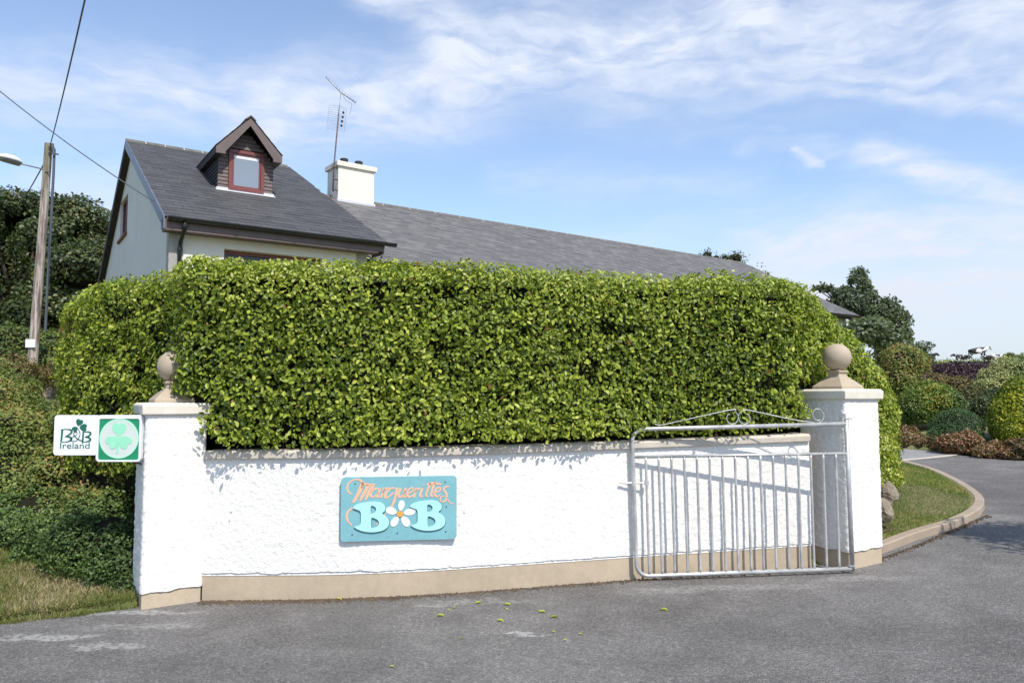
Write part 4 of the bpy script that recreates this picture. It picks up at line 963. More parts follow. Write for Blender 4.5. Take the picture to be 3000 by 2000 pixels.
# ridge tiles
def ridge_run(p0, p1, step, mat, gdir, every=1):
    p0, p1 = np.array(p0), np.array(p1); L = np.linalg.norm(p1-p0); d = (p1-p0)/L; n_ = int(L/step); k = step
    base = None
    for i in range(n_+1):
        a = p0+d*(i*k+.006); ln = min(k-.012, L-i*k)
        if ln < .1: continue
        ring = [(-.13, -.075), (-.115, -.055), (-.03, .018), (0, .028), (.03, .018), (.115, -.055), (.13, -.075), (.10, -.08), (0, -.01), (-.10, -.08)]
        rings = [[tuple(a+d*t+gdir*x+up_*z) for x, z in ring] for t in (0, ln)]
        MB().rings(rings).build('ridge_tile', mat, roof)
        if i: MB().rings([[tuple(a-d*.012+d*t+gdir*x*1.02+up_*(z+.006)) for x, z in ring] for t in (0, .018)]).build('mortar_joint', M['mortar'], roof)
ridge_run(Q(0, 5.83, RZ+.03), Q(A1(5.83), 5.83, RZ+.03), .45, M['ridge'], Hg)
ridge_run(Q2(4.55, U1, Z1+.03), Q2(A_1, U1, Z1+.03), .9, M['ridge'], g2)
# barge boards, soffits
def bargeb(pa, pb_, dn, th, name, mat):
    pa, pb_ = np.array(pa), np.array(pb_); MB().add([pa, pb_, pb_+up_*dn, pa+up_*dn]+[p+np.array(th) for p in (pa, pb_, pb_+up_*dn, pa+up_*dn)], [[0, 1, 2, 3], [7, 6, 5, 4], [0, 4, 5, 1], [1, 5, 6, 2], [2, 6, 7, 3], [3, 7, 4, 0]]).build(name, mat, house)
bargeb(Q(0, -.02, .015), Q(0, 5.83, RZ+.02), -.23, Hh*.025, 'bargeboard', M['verge'])
bargeb(Q(0, 11.9, -.12), Q(0, 5.832, RZ+.02), -.23, Hh*.025, 'bargeboard', M['darkboard'])
bargeb(Q(.025, 11.8, -.16), Q(.025, 5.83, RZ-.13), -.05, Hh*(wi-.02), 'verge_soffit', M['darkboard'])
bargeb(Q(.025, .05, -.16), Q(.025, 5.83, RZ-.132), -.03, Hh*(wi-.02), 'verge_soffit', M['darkboard'])
bargeb(Q2(A_1, U0, Z0+.01), Q2(A_1, U1, Z1+.02), -.2, h2*.025, 'bargeboard', M['darkboard'])
MB().box(Q(0, -.015, -.20), Hh*.028, Hg*.24, up_*.18).build('verge_box', M['verge'], house)
MB().box(Q(.03, .0, -.20), Hh*4.33, Hg*.022, up_*.165).build('fascia', M['fascia'], house, bevel=.003)
MB().box(Q(.03, .0, -.235), Hh*4.22, Hg*.30, up_*.03).build('soffit', M['fascia'], house)
MB().box(Q(4.36, .0, -.25), Hh*.022, Hg*.62, up_*.20).build('return_fascia', M['fascia'], house)
MB().box(Q2(4.2, U0, Z0-.16), h2*20.2, g2*.022, up_*.15).build('wing_fascia', M['darkboard'], house)
def gutter(p0, p1, gdir, name='gutter'):
    p0, p1 = np.array(p0), np.array(p1); pr = [(.072*cos(a), .072*sin(a)) for a in np.linspace(0, -pi, 9)]; pr2 = [(.064*cos(a), .064*sin(a)) for a in np.linspace(-pi, 0, 9)]
    rg = [[tuple(p+gdir*x+up_*z) for x, z in pr+pr2] for p in (p0, p1)]
    g_ = MB().rings(rg).build(name, M['gutter'], house, smooth=False)
    L = np.linalg.norm(p1-p0); d = (p1-p0)/L
    for t in np.arange(.06, L, L/4.02): MB().rings([[tuple(p0+d*(t+k)+gdir*x*1.12+up_*(z*1.12+.002)) for x, z in pr+pr2[::1]] for k in (0, .07)]).build('gutter_clip', M['gutter'], g_)
    return g_
gutter(Q(.06, -.075, .0), Q(4.62, -.075, -.02), Hg); gutter(Q2(4.2, U0-.06, Z0-.01), Q2(A_1, U0-.06, Z0-.04), g2)
dpa = onpl(425, 505, Q(0, -.06, 0), Hg); a_dp = float(np.dot(dpa-HO, Hh))
MB().tube([Q(a_dp, -.06, -.04), Q(a_dp, -.06, -.17), Q(a_dp, -.03, -.21), Q(a_dp-.02, we-.08, -.42), Q(a_dp-.02, we-.06, -.48), Q(a_dp-.02, we-.06, -2.7)], .036, 10).build('downpipe', M['gutter'], house, smooth=True)
for z_ in (-.10, -.50): MB().tube([Q(a_dp-(.02 if z_ < -.3 else 0), -.06 if z_ > -.3 else we-.06, z_), Q(a_dp-(.02 if z_ < -.3 else 0), -.06 if z_ > -.3 else we-.06, z_-.06)], .045, 10).build('pipe_collar', M['gutter'], house)
MB().tube([Q(4.34, .02, -.30), Q(4.42, .3, -.34), Q(4.25, .7, -.5)], .02, 8).build('overflow_pipe', M['gutter'], house)
# dormer
DA0, DA1, DU, DB, DZE, DZP = 1.47, 2.67, 2.43, 2.14, 2.12, 2.78
DAC = (DA0+DA1)/2
dorm = MB(); zbz = lambda u_: SL*u_
dorm.add([Q(DA0, DU+.02, zbz(DU)), Q(DA1, DU+.02, zbz(DU)), Q(DA1, DU+.02, DZE+.02), Q(DAC, DU+.02, DZP-.06), Q(DA0, DU+.02, DZE+.02), Q(DA0, (DZE+.02)/SL, DZE+.02), Q(DA1, (DZE+.02)/SL, DZE+.02), Q(DAC, (DZP-.06)/SL, DZP-.06)],
         [[0, 1, 2, 3, 4], [0, 4, 5], [1, 6, 2], [4, 3, 7, 5], [3, 2, 6, 7]])
dormer = dorm.build('dormer', M['darkboard'], house)
# window in the dormer
fo0, fo1, fz0, fz1 = 1.69, 2.47, 1.30, 2.22
wn_ = MB()
def fbox(a0, a1, z0, z1, u0, th, m_=None): return (m_ or wn_).box(Q(a0, u0, z0), Hh*(a1-a0), Hg*th, up_*(z1-z0))
fbox(fo0, fo1, fz1-.075, fz1, DU-.05, .07); fbox(fo0, fo1, fz0, fz0+.075, DU-.05, .07); fbox(fo0, fo0+.075, fz0+.075, fz1-.075, DU-.05, .07); fbox(fo1-.075, fo1, fz0+.075, fz1-.075, DU-.05, .07)
wn_.build('window_frame', M['mahogany'], dormer, bevel=.004)
wn_ = MB(); i0, i1, j0, j1 = fo0+.078, fo1-.078, fz0+.078, fz1-.078
fbox(i0, i1, j1-.035, j1, DU-.03, .04); fbox(i0, i1, j0, j0+.035, DU-.03, .04); fbox(i0, i0+.035, j0+.035, j1-.035, DU-.03, .04); fbox(i1-.035, i1, j0+.035, j1-.035, DU-.03, .04)
wn_.build('window_sash', M['mahogany'], dormer, bevel=.003)
m_ = MB(); fbox(i0+.03, i1-.03, j0+.03, j1-.03, DU-.012, .006, m_); m_.build('pane', M['glass'], dormer)
m_ = MB(); fbox(i0+.036, i1-.036, j1-.105, j1-.04, DU-.016, .003, m_); m_.build('blind', M['blind'], dormer)
# cladding boards (side strips, gable and cheeks)
bh = .085; z = zbz(DU)+.05
while z < DZP-.12:
    half = min((DA1-DA0)/2, (DZP-.05-(z+bh))/(DZP-DZE)*((DA1-DA0)/2+.04)) if z+bh > DZE else (DA1-DA0)/2
    if half > .05:
        segs = [(DAC-half, fo0-.004), (fo1+.004, DAC+half)] if z < fz1-.01 else [(DAC-half, DAC+half)]
        for a, b_ in segs:
            if b_-a > .03: MB().add([Q(a, DU-.022, z), Q(b_, DU-.022, z), Q(b_, DU-.006, z+bh-.006), Q(a, DU-.006, z+bh-.006), Q(a, DU+.015, z), Q(b_, DU+.015, z), Q(b_, DU+.015, z+bh-.006), Q(a, DU+.015, z+bh-.006)],
                                     [[0, 1, 2, 3], [7, 6, 5, 4], [0, 4, 5, 1], [1, 5, 6, 2], [2, 6, 7, 3], [3, 7, 4, 0]]).build('board', M['board'], dormer)
    z += bh
z = zbz(DU)+.03
while z < DZE-.02:
    u1 = (z+bh)/SL
    if u1 > DU+.1:
        for a, d in ((DA0, -1), (DA1, 1)):
            us = z/SL+0.0; MB().add([Q(a+d*.02, DU, z), Q(a+d*.02, max(us, DU+.02), z), Q(a+d*.006, u1, z+bh-.006), Q(a+d*.006, DU, z+bh-.006), Q(a, DU, z), Q(a, max(us, DU+.02), z), Q(a, u1, z+bh-.006), Q(a, DU, z+bh-.006)],
                                          [[0, 1, 2, 3], [7, 6, 5, 4], [0, 4, 5, 1], [1, 5, 6, 2], [2, 6, 7, 3], [3, 7, 4, 0]]).build('cheek_board', M['darkboard'], dormer)
    z += bh
MB().box(Q(DA0-.03, DU-.035, zbz(DU-.04)+.005), Hh*(DA1-DA0+.06), Hg*.03, up_*.075).build('apron_flashing', M['lead'], dormer)
MB().add([Q(DA0-.05, DU-.12, zbz(DU-.12)+.03), Q(DA1+.05, DU-.12, zbz(DU-.12)+.03), Q(DA1+.05, DU, zbz(DU)+.03), Q(DA0-.05, DU, zbz(DU)+.03)], [[0, 1, 2, 3]]).build('flashing', M['lead'], dormer)
# dormer roof planes with slates, barge boards
DO, DZo = .13, .0
dl, dr_ = DAC-.72, DAC+.72; dze = 2.16; dzp = 2.93
for sgn, ae_ in ((-1, dl), (1, dr_)):
    P0, P1 = Q(ae_, DB, dze), Q(DAC, DB, dzp); P2_, P3_ = Q(DAC, (dzp)/SL+.03, dzp), Q(ae_, dze/SL+.02, dze)
    m_ = MB(); m_.add([P0, P1, P2_, P3_]+[p-up_*.05 for p in (P0, P1, P2_, P3_)], [[0, 1, 2, 3], [7, 6, 5, 4], [0, 4, 5, 1], [1, 5, 6, 2], [2, 6, 7, 3], [3, 7, 4, 0]]); m_.build('dormer_roof', M['darkboard'], dormer)
    # slates
    sd = (P1-P0); Ls = np.linalg.norm(sd); sd /= Ls; nn = norm(np.cross(Hg, sd)); nn = nn if nn[2] > 0 else -nn; mm = MB(); rv = []
    for r in range(int(Ls/GA)+1):
        s0 = r*GA; uu = DB-.04-(SW/2 if r % 2 else 0); ulim = (dze+(dzp-dze)*s0/Ls)/SL+.1
        hh = min(GA+.03, Ls-s0)
        if hh < .04: continue
        while uu < ulim:
            ww = min(SW, ulim-uu); x0 = max(uu, DB-.04); ww = uu+ww-x0
            if ww > .03:
                o_ = HO+Hh*0+(P0-HO)+Hg*(x0-DB)+sd*s0+nn*.012; u2 = norm(sd-nn*.03); x = random.random(); mm.add([o_+Hg*p[0]/SW*ww+u2*p[1]*hh/(GA+.03)+nn*p[2] for p in sv], sfc if sgn > 0 else [f[::-1] for f in sfc]); rv += [x]*8
            uu += SW
    tag(mm.build('dormer_slate', M['slate'], dormer, rnd=rv), kind='stuff')
# barge boards with boxed ends
for sgn, ae_ in ((-1, dl), (1, dr_)):
    tk = .15
    vs = [Q(ae_, DB-.03, dze-.02), Q(DAC, DB-.03, dzp-.02), Q(DAC, DB-.03, dzp-.20), Q(ae_+.20*-sgn, DB-.03, dze-.10), Q(ae_+.20*-sgn, DB-.03, dze-.16), Q(ae_, DB-.03, dze-.16)]
    m_ = MB(); n_ = len(vs); m_.add(vs+[p+Hg*.03 for p in vs], [list(range(n_)), [n_+k for k in range(n_)][::-1]]+[[k, (k+1) % n_, n_+(k+1) % n_, n_+k] for k in range(n_)]); m_.build('bargeboard', M['fascia'], dormer)
    # eave box running back
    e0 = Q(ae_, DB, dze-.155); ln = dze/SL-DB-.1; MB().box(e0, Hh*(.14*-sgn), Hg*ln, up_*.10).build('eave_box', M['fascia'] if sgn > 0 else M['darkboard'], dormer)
m_ = MB(); m_.rings([[tuple(Q(DAC+x, u_, dzp+.035+z)) for x, z in [(-.12, -.10), (0, .0), (.12, -.10), (.09, -.115), (0, -.03), (-.09, -.115)]] for u_ in (DB-.06, DB+.42)]); m_.build('ridge_cap', M['ridge'], dormer)
m_ = MB(); m_.rings([[tuple(Q(DAC+x, u_, dzp+.03+z)) for x, z in [(-.12, -.10), (0, .0), (.12, -.10), (.09, -.115), (0, -.03), (-.09, -.115)]] for u_ in (DB+.44, dzp/SL)]); m_.build('ridge_cap', M['ridge'], dormer)
# chimney
ch0, ch1, cu0, cu1 = 5.68, 6.80, 5.25, 6.02
c_z = lambda u_: Z0+SL*(u_-U0)
chim = MB().box(Q2(ch0, cu0, c_z(cu0)-.3), h2*(ch1-ch0), g2*(cu1-cu0), up_*(3.24-c_z(cu0)+.3)).build('chimney', M['render_cream'], house, bevel=.01)
MB().box(Q2(ch0-.06, cu0-.06, 3.24), h2*(ch1-ch0+.12), g2*(cu1-cu0+.12), up_*.14).build('chimney_cap', M['cap'], chim, bevel=.01)
for a in (6.02, 6.48):
    c0 = Q2(a, (cu0+cu1)/2, 3.375); m_ = MB().tube([c0, c0+up_*.10], [.115, .11], 16); m_.build('chimney_pot', M['terracotta'], chim, smooth=False)
    MB().tube([c0+up_*.10, c0+up_*.205, c0+up_*.22], [.118, .118, .105], 16).build('cowl', M['sootpot'], chim)
MB().box(Q2(ch0-.03, cu0-.03, c_z(cu0)-.05), h2*(ch1-ch0+.06), g2*.04, up_*.13).build('chimney_flashing', M['lead'], chim)

# ------------------------------------------------------------------ aerial
am = lambda x, y: onpl(x, y, Q2(5.6, U1-.35, 3), g2)
aer = empty('tv_aerial', tuple(am(765, 440)), 'tall rusty television aerial mast strapped to the left side of the chimney', 'aerial')
MB().tube([am(765, 440), am(767, 382), am(778, 262)], .022, 8).build('mast', M['rust'], aer, smooth=True)
MB().tube([am(777, 270), am(783, 213)], .013, 8).build('upper_mast', M['alu'], aer, smooth=True)
for y in (385, 412, 436): MB().box(am(764, y)-g2*.03, h2*.14, g2*.06, up_*.025).build('wall_bracket', M['rust'], aer)
bmv = [am(749, 178), am(783, 213), am(817, 236)]
MB().tube(bmv, .014, 8).build('boom', M['alu'], aer, smooth=True)
mb = MB(); ed = norm(g2*1+h2*.2)
for k in range(12):
    t = k/11; p = bmv[0]*(1-t)+bmv[2]*t; p = p+up_*(.0) ; l_ = .09 if k < 11 else .12; mb.tube([p-ed*l_*1.2-up_*0, p+ed*l_*1.2], .0035, 5); mb.tube([p-up_*.02, p+up_*.03], .004, 5)
mb.build('element', M['alu'], aer)
mb = MB(); rd = norm(h2*.95+up_*-.02)
for k in range(12):
    y = 245+k*4.9; c0 = am(781-(k*.55), y); wv = .30
    mb.tube([c0-h2*.30+g2*.06, c0+g2*0, c0+h2*.24+g2*.06], .0035, 5, cap=False)
for dxx in (-.30, .24): mb.tube([am(781, 245)+h2*dxx+g2*.06, am(775, 299)+h2*dxx+g2*.06], .004, 5)
mb.build('reflector_grid', M['alu'], aer)
mb = MB()
for y in (262, 272, 282, 292): c0 = am(787-(y-262)*.15, y); mb.box(c0-h2*.02-g2*.05, h2*.05, g2*.03, up_*.06)
mb.build('dipole', M['sootpot'], aer)
MB().tube(smooth_path([am(786, 215), am(795, 232), am(808, 240), am(803, 262)], 5), .005, 5).build('feeder', M['cable'], aer)

# ------------------------------------------------------------------ pole, lamp, wires
PY = 21.0
pole = empty('utility_pole', tuple(at(72, 880, PY)), 'weathered wooden utility pole leaning slightly beside the left end of the hedge', 'pole')
pa, pc_ = at(69, 908, PY), at(112, 330, PY); pts = [pa+(pc_-pa)*t for t in np.linspace(0, 1, 14)]
MB().tube(pts, list(np.linspace(.128, .098, 14)), 18).build('shaft', M['pole'], pole, smooth=False)
q = at(74, 790, PY); q = pa+(pc_-pa)*(q[2]-pa[2])/(pc_[2]-pa[2])
MB().box(q+np.array([-.13, -.165, -.10]), (.26, 0, 0), (0, .03, 0), (0, 0, .22)).build('number_plate', M['signwhite'], pole)
mb = MB(); p0 = at(125, 340, PY-.1); mb.tube([at(125, 342, PY-.05), at(123, 400, PY-.05), at(114, 560, PY-.05), at(104, 760, PY-.05)], .035, 8); mb.build('conduit', M['cable'], pole)
for a_, b_, r_ in (((112, 350), (134, 355), .022), ((113, 337), (124, 340), .03), ((121, 330), (124, 358), .03), ((104, 395), (114, 395), .015)):
    MB().tube([at(*a_, PY-.1), at(*b_, PY-.1)], r_, 6).build('bracket', M['cable'], pole)
lamp = empty('street_lamp', tuple(at(95, 388, PY-.1)), 'white street lamp head on a thin arm reaching left from the wooden pole', 'lamp')
MB().tube([at(100, 390, PY), at(92, 387, PY-.2), at(46, 376, PY-.8)], .018, 8).build('arm', M['lampgrey'], lamp, smooth=True)
d0, d1 = at(49, 377, PY-.8), at(-14, 358, PY-1.5); dv = d1-d0; L_ = np.linalg.norm(dv); dv /= L_; sd_ = norm(np.cross(dv, up_))
rg = []
for t, wv, hv in ((0, .05, .05), (.06, .10, .11), (.3, .17, .16), (.6, .17, .15), (.9, .10, .08), (1, .03, .03)):
    p = d0+dv*t*L_; rg.append([tuple(p+sd_*wv*cos(a)+up_*(hv*sin(a) if sin(a) > 0 else 0)) for a in np.linspace(-pi, pi, 15)[:-1]])
MB().rings(rg).build('lamp_shell', M['lampwhite'], lamp, smooth=True)
rg = []
for t, wv in ((.08, .08), (.3, .15), (.6, .15), (.88, .08)):
    p = d0+dv*t*L_; rg.append([tuple(p+sd_*wv*cos(a)+up_*(.005 if sin(a) > 0 else .075*sin(a))) for a in np.linspace(-pi, pi, 15)[:-1]])
MB().rings(rg).build('lamp_glass', M['lampgrey'], lamp, smooth=True)
def wire(p, q, sag, r, label):
    p, q = np.array(p), np.array(q); pts = [p+(q-p)*t-up_*sag*4*t*(1-t) for t in np.linspace(0, 1, 30)]
    m_ = MB().tube(pts, r, 6); o = m_.build('overhead_wire', M['cable']); return tag(o, label, 'wire', 'overhead wires')
wire(at(116, 331, PY), at(215, -90, 9.5), .10, .013, 'thick dark wire rising steeply from the top of the wooden pole')
wire(at(-260, -20, 15.5), at(352, 462, 14.6), .22, .011, 'thin wire slanting down across the left sky to the gable of the house')
wire(at(100, 378, PY), at(30, 490, 34), .1, .018, 'faint wire dropping behind the lamp arm towards the big tree')

# ------------------------------------------------------------------ trees
def tree(name, label, base, crown, n, size, lm, seed, trunk_r, group=None, tmpl=T_DIA, core=.72, **kw):
    e = empty(name, base, label, 'tree', group)
    b = np.array(base); top = np.array(crown[0][:3]); mb = MB(); rs_1 = random.Random(seed)
    fork = b+(np.mean([c[:3] for c in crown], axis=0)-b)*.45
    mb.tube([b-up_*.2, b+(fork-b)*.3+np.array([.05, 0, 0])*trunk_r*4, b+(fork-b)*.7, fork], [trunk_r*1.25, trunk_r, trunk_r*.85, trunk_r*.7], 10)
    for c in crown:
        t = np.array(c[:3]); mid = (fork+t)/2+np.array([rs_1.uniform(-1, 1), rs_1.uniform(-1, 1), rs_1.uniform(0, 1)])*.08*np.linalg.norm(t-fork)
        mb.tube([fork, mid, t, t+(t-mid)*.15], [trunk_r*.5, trunk_r*.3, trunk_r*.12, trunk_r*.05], 6)
    mb.build('trunk', M['bark'], e, smooth=True)
    f_ = foliage('crown', e, crown, n, size, LM[lm], seed, tmpl=tmpl, core=core, **kw); return e
rs = np.random.RandomState(77)
# big dark tree on the left
cl = []
for i in range(46):
    a = rs.uniform(-1, 1); xx = -25.5+8.2*a; top_ = 11.3-.075*(max(0, xx+22.5))**2-.3*abs(a)
    f_ = rs.rand(); zz_ = 4.6+(top_-1.3-4.6)*f_; r_0 = rs.uniform(1.1, 1.9)
    wlim = 1.0; xx2 = xx if zz_ > 6 else -25.5+8.2*a
    cl.append((min(xx2, -18.9-rs.rand()*.8), 36+rs.uniform(-2.2, 2.2), zz_, r_0*1.15, r_0*1.1, r_0*.8))
def T(px_, py_, Y, r): p = at(px_, py_, Y); return (p[0], p[1], p[2], r*1.15, r, r*.85)
cl += [T(190, 510, 36, 1.2), T(150, 488, 36, 1.1), T(80, 480, 36, 1.1), T(20, 480, 36, 1.1), T(215, 560, 36, 1.1), T(225, 620, 36, 1.1), T(200, 660, 35, 1.2), T(225, 700, 35, 1.0), T(150, 730, 35, 1.1), T(60, 740, 35, 1.2), T(110, 550, 35, 1.3)]
tree('broadleaf_tree', 'large dark green rounded tree behind the utility pole at the far left', (-22.5, 37, 3.6), cl, 150000, .19, 'bigtree', 31, .30, rough=.34, freq=.9, shell=.5, core=.66)
# ash tree on the right behind the hedge
ash = []
for (x_, y_, r_0) in ((1975, 628, .20), (1968, 645, .32), (1982, 660, .36), (1962, 668, .34), (1990, 680, .36), (1972, 692, .42), (1940, 668, .28), (1925, 672, .22), (1932, 690, .32), (1908, 665, .16), (1893, 662, .13), (1876, 664, .11), (1950, 705, .4),
                     (2036, 700, .28), (2028, 715, .36), (2050, 722, .24), (2015, 730, .36), (2068, 735, .20), (2076, 728, .16), (2062, 752, .28), (2035, 752, .42), (2075, 768, .26), (2085, 780, .18), (2050, 785, .45), (2078, 800, .36), (2095, 812, .3), (2040, 815, .5), (2105, 822, .3), (2070, 830, .5), (1990, 720, .45), (2010, 770, .5)):
    ash.append(T(x_, y_, 31, r_0*1.35))
ash += [T(1990, 765, 26.5, .55), T(1960, 760, 26.5, .5), T(2015, 748, 26.8, .35), T(2025, 780, 26.5, .5), T(1985, 742, 26.8, .22)]
tree('ash_tree', 'loose blue-green ash tree rising above the right end of the hedge', (float(ash[21][0]), 31.5, 2.0), ash, 17000, .14, 'ash', 41, .13, rough=.55, freq=1.3, shell=.7, core=.3, lower=-.9)
t2 = [T(2122, 800, 20, .22), T(2115, 815, 20, .2), T(2135, 792, 20, .12), T(2105, 792, 20, .1)]
tree('sapling', 'thin sapling poking above the bushes beside the leftmost cow', (float(t2[0][0]), 20, 1.6), t2, 700, .06, 'ash', 43, .03, rough=.5, shell=.8, core=False, lower=-1)
t3 = [T(1624, 586, 34, .28), T(1645, 592, 34, .2), T(1665, 592, 34, .2), T(1690, 593, 34, .4), T(1678, 597, 34, .3), T(1612, 590, 34, .15), T(1655, 640, 35, 1.2), T(1690, 650, 35, 1.1), T(1620, 640, 35, 1.1)]
tree('roadside_tree', 'tips of a distant tree peeping over the far end of the long ridge', (float(t3[6][0]), 35, 3.2), t3, 5000, .10, 'ash', 44, .12, rough=.5, shell=.7, core=.6, lower=-1)
# tree beside the road to the right, its shade lies on the tarmac
bt = [(7.1, 5.2, 3.7, .9, .8, .45), (6.4, 5.75, 3.55, .6, .5, .3), (7.9, 4.6, 4.1, 1.1, 1.0, .6), (8.6, 5.4, 4.4, 1.1, 1.0, .7), (6.9, 4.1, 3.4, .7, .5, .3), (9.0, 4.0, 4.0, 1.0, 1.0, .6), (6.3, 3.2, 3.3, .55, .3, .22)]
tree('rowan_tree', 'small rowan tree beside the road just right of the view, shading the tarmac', (8.9, 4.6, .2), bt, 9000, .10, 'ash', 47, .10, rough=.4, shell=.6, core=.55)

# ------------------------------------------------------------------ planting on the left
def TX(px_, py_, Y, rx, ry=None, rz=None):
    p = at(px_, py_, Y); return (p[0], p[1], p[2], rx, ry or rx, rz or rx)
shrub('spreading_shrub', 'small-leaved dark evergreen shrub sprawling against the foot of the left pillar', 'shrub',
      [TX(255, 1235, 6.55, .22, .25, .24), TX(205, 1250, 6.6, .28, .3, .26), TX(285, 1290, 6.45, .16, .2, .20), TX(150, 1230, 6.9, .3, .3, .3), TX(170, 1300, 6.75, .24, .25, .20), TX(272, 1335, 6.4, .14, .14, .11), TX(228, 1190, 6.9, .3, .3, .22), TX(115, 1265, 7.0, .28, .3, .24), TX(232, 1320, 6.7, .14, .15, .10), TX(85, 1190, 7.3, .36, .3, .3), TX(140, 1290, 6.75, .24, .2, .20), TX(60, 1230, 7.2, .34, .3, .26), TX(190, 1335, 6.5, .16, .15, .12), TX(290, 1345, 6.3, .12, .12, .11), TX(100, 1290, 6.9, .22, .2, .18), TX(250, 1300, 6.45, .2, .2, .16), TX(20, 1190, 7.4, .3, .3, .28)], 48000, .031, 'euony', 51, shell=.4, rough=.45, freq=4.5, lower=-.9)
shrub('trailing_shrub', 'olive green cotoneaster bank filling the left edge behind the hanging signs', 'shrub',
      [TX(60, 1130, 7.9, .6, .5, .42), TX(170, 1095, 7.9, .5, .5, .36), TX(20, 1010, 8.6, .7, .6, .42), TX(130, 1010, 8.7, .55, .5, .38), TX(250, 1120, 7.5, .34, .4, .28), TX(265, 1060, 7.6, .32, .4, .28), TX(-90, 1080, 8.3, .6, .5, .5), TX(60, 975, 9.6, .7, .6, .30), TX(-60, 940, 9.6, .7, .6, .4), TX(10, 1180, 7.6, .35, .3, .3), TX(205, 985, 8.6, .4, .4, .3), TX(-60, 890, 11, .8, .6, .35), TX(20, 915, 11.2, .45, .5, .30), TX(0, 1110, 7.8, .4, .4, .4), TX(110, 1060, 8.0, .3, .3, .3), TX(200, 1040, 8.0, .25, .3, .22), TX(290, 1085, 7.2, .2, .2, .2), TX(250, 1165, 7.0, .28, .2, .2), TX(120, 1150, 7.6, .35, .3, .3), TX(40, 1060, 8.0, .3, .3, .3)], 75000, .040, 'bank', 52, shell=.40, rough=.42, freq=3.2, lower=-.8)
shrub('rosebush', 'mixed green and russet bushes around the foot of the utility pole', 'bush',
      [TX(20, 865, 17, .7, .6, .40), TX(75, 868, 17.5, .5, .5, .3), TX(-60, 860, 17, .8, .6, .5), TX(150, 850, 19, .35, .5, .4), TX(40, 890, 15, .5, .5, .3)], 14000, .06, 'rusty', 53, rough=.3, freq=2)
shrub('boundary_hedge', 'overgrown dark green field hedge running behind the utility pole', 'hedge',
      [TX(-80, 800, 25, 1.5, 1, .95), TX(20, 795, 25, 1.3, 1, .70), TX(95, 800, 25.5, 1.2, 1, .62), TX(150, 810, 26, 1.2, 1, .6), TX(-10, 835, 24, 1.5, .8, .6), TX(90, 835, 24, 1.3, .8, .6), TX(200, 820, 26, 1.2, 1, .7)], 16000, .10, 'bank', 54, rough=.3, freq=1.2)
# stone gate pier in the shrubs
sp1 = at(113, 878, 19.5); pier = empty('stone_pier', tuple(sp1-up_*.9), 'small pinkish stone pier with pyramid cap half hidden left of the hedge', 'pier')
def sqr(c, hw, z): return [(c[0]-hw, c[1]-hw, z), (c[0]+hw, c[1]-hw, z), (c[0]+hw, c[1]+hw, z), (c[0]-hw, c[1]+hw, z)]
MB().rings([sqr(sp1, .19, sp1[2]-1.0), sqr(sp1, .19, sp1[2])]).build('shaft', M['pinkstone'], pier); MB().rings([sqr(sp1, .235, sp1[2]+.002), sqr(sp1, .235, sp1[2]+.05), sqr(sp1, .02, sp1[2]+.18)]).build('cap', M['pinkstone'], pier)
rs = np.random.RandomState(4)
for k in range(14): a_, z_ = rs.uniform(-.17, .17), -.07-.095*(k//3); MB().box((sp1[0]-.18+.125*(k % 3), sp1[1]-.20-rs.rand()*.015, sp1[2]+z_), (.11, 0, 0), (0, .03, 0), (0, 0, .08)).build('stone', M['pinkstone'], pier, bevel=.012)

# ------------------------------------------------------------------ planting on the right
shrub('rounded_shrub', 'clipped round yellow-green shrub just right of the end of the hedge', 'shrub', [TX(2140, 925, 17.3, .62, .5, .50), TX(2105, 935, 17.2, .4, .4, .42), TX(2178, 935, 17.2, .34, .4, .42)], 12000, .055, 'greenbush', 61, rough=.10, lower=-.9)
shrub('dome_shrub', 'low dark green clipped dome in front of the rounded shrub', 'shrub', [TX(2196, 985, 16.0, .52, .45, .42), TX(2190, 1008, 15.8, .54, .45, .34)], 12000, .03, 'dome', 62, rough=.05, lower=-.9, shell=.12)
shrub('golden_conifer', 'bright golden-yellow egg-shaped conifer at the right edge of the garden', 'shrub', [TX(2345, 960, 15.6, .58, .5, .66), TX(2350, 925, 15.6, .42, .4, .52), TX(2335, 985, 15.5, .50, .4, .45)], 16000, .05, 'conifer', 63, rough=.10, shell=.25, lower=-.9, upbias=(0, 0, 1.6))
shrub('purple_hedge', 'dark purple-leaved barberry mass below the cows on the hill', 'shrub', [TX(2160, 855, 27, .6, .5, .30), TX(2200, 853, 27, .8, .6, .34), TX(2240, 855, 27, .7, .6, .38), TX(2180, 872, 26.5, .6, .5, .34), TX(2225, 882, 26, .6, .6, .40), TX(2255, 888, 26, .4, .5, .4), TX(2268, 856, 27, .4, .6, .38)], 16000, .07, 'purple', 64, rough=.12, lower=-.9)
shrub('olive_shrub', 'rusty green sprawling shrub between the ash tree and the purple leaves', 'shrub', [TX(2100, 862, 22, .5, .5, .35), TX(2130, 880, 21, .55, .5, .35), TX(2085, 890, 21, .4, .5, .4), TX(2190, 890, 21, .5, .5, .28), TX(2225, 915, 20, .45, .5, .35), TX(2230, 945, 19.5, .4, .5, .35), TX(2110, 845, 23, .4, .4, .25)], 15000, .06, 'rusty', 65, rough=.25, lower=-.9)
shrub('variegated_shrub', 'cream and green variegated shrub on the right beside the resting cow', 'shrub', [TX(2330, 850, 21, .7, .6, .42), TX(2285, 868, 21, .45, .5, .34), TX(2350, 835, 21.3, .4, .5, .3), TX(2320, 822, 21.3, .16, .3, .16), TX(2375, 860, 21, .6, .6, .5), TX(2270, 900, 20, .4, .4, .35), TX(2310, 890, 20, .5, .5, .35)], 18000, .055, 'cream', 66, rough=.3, lower=-.9)
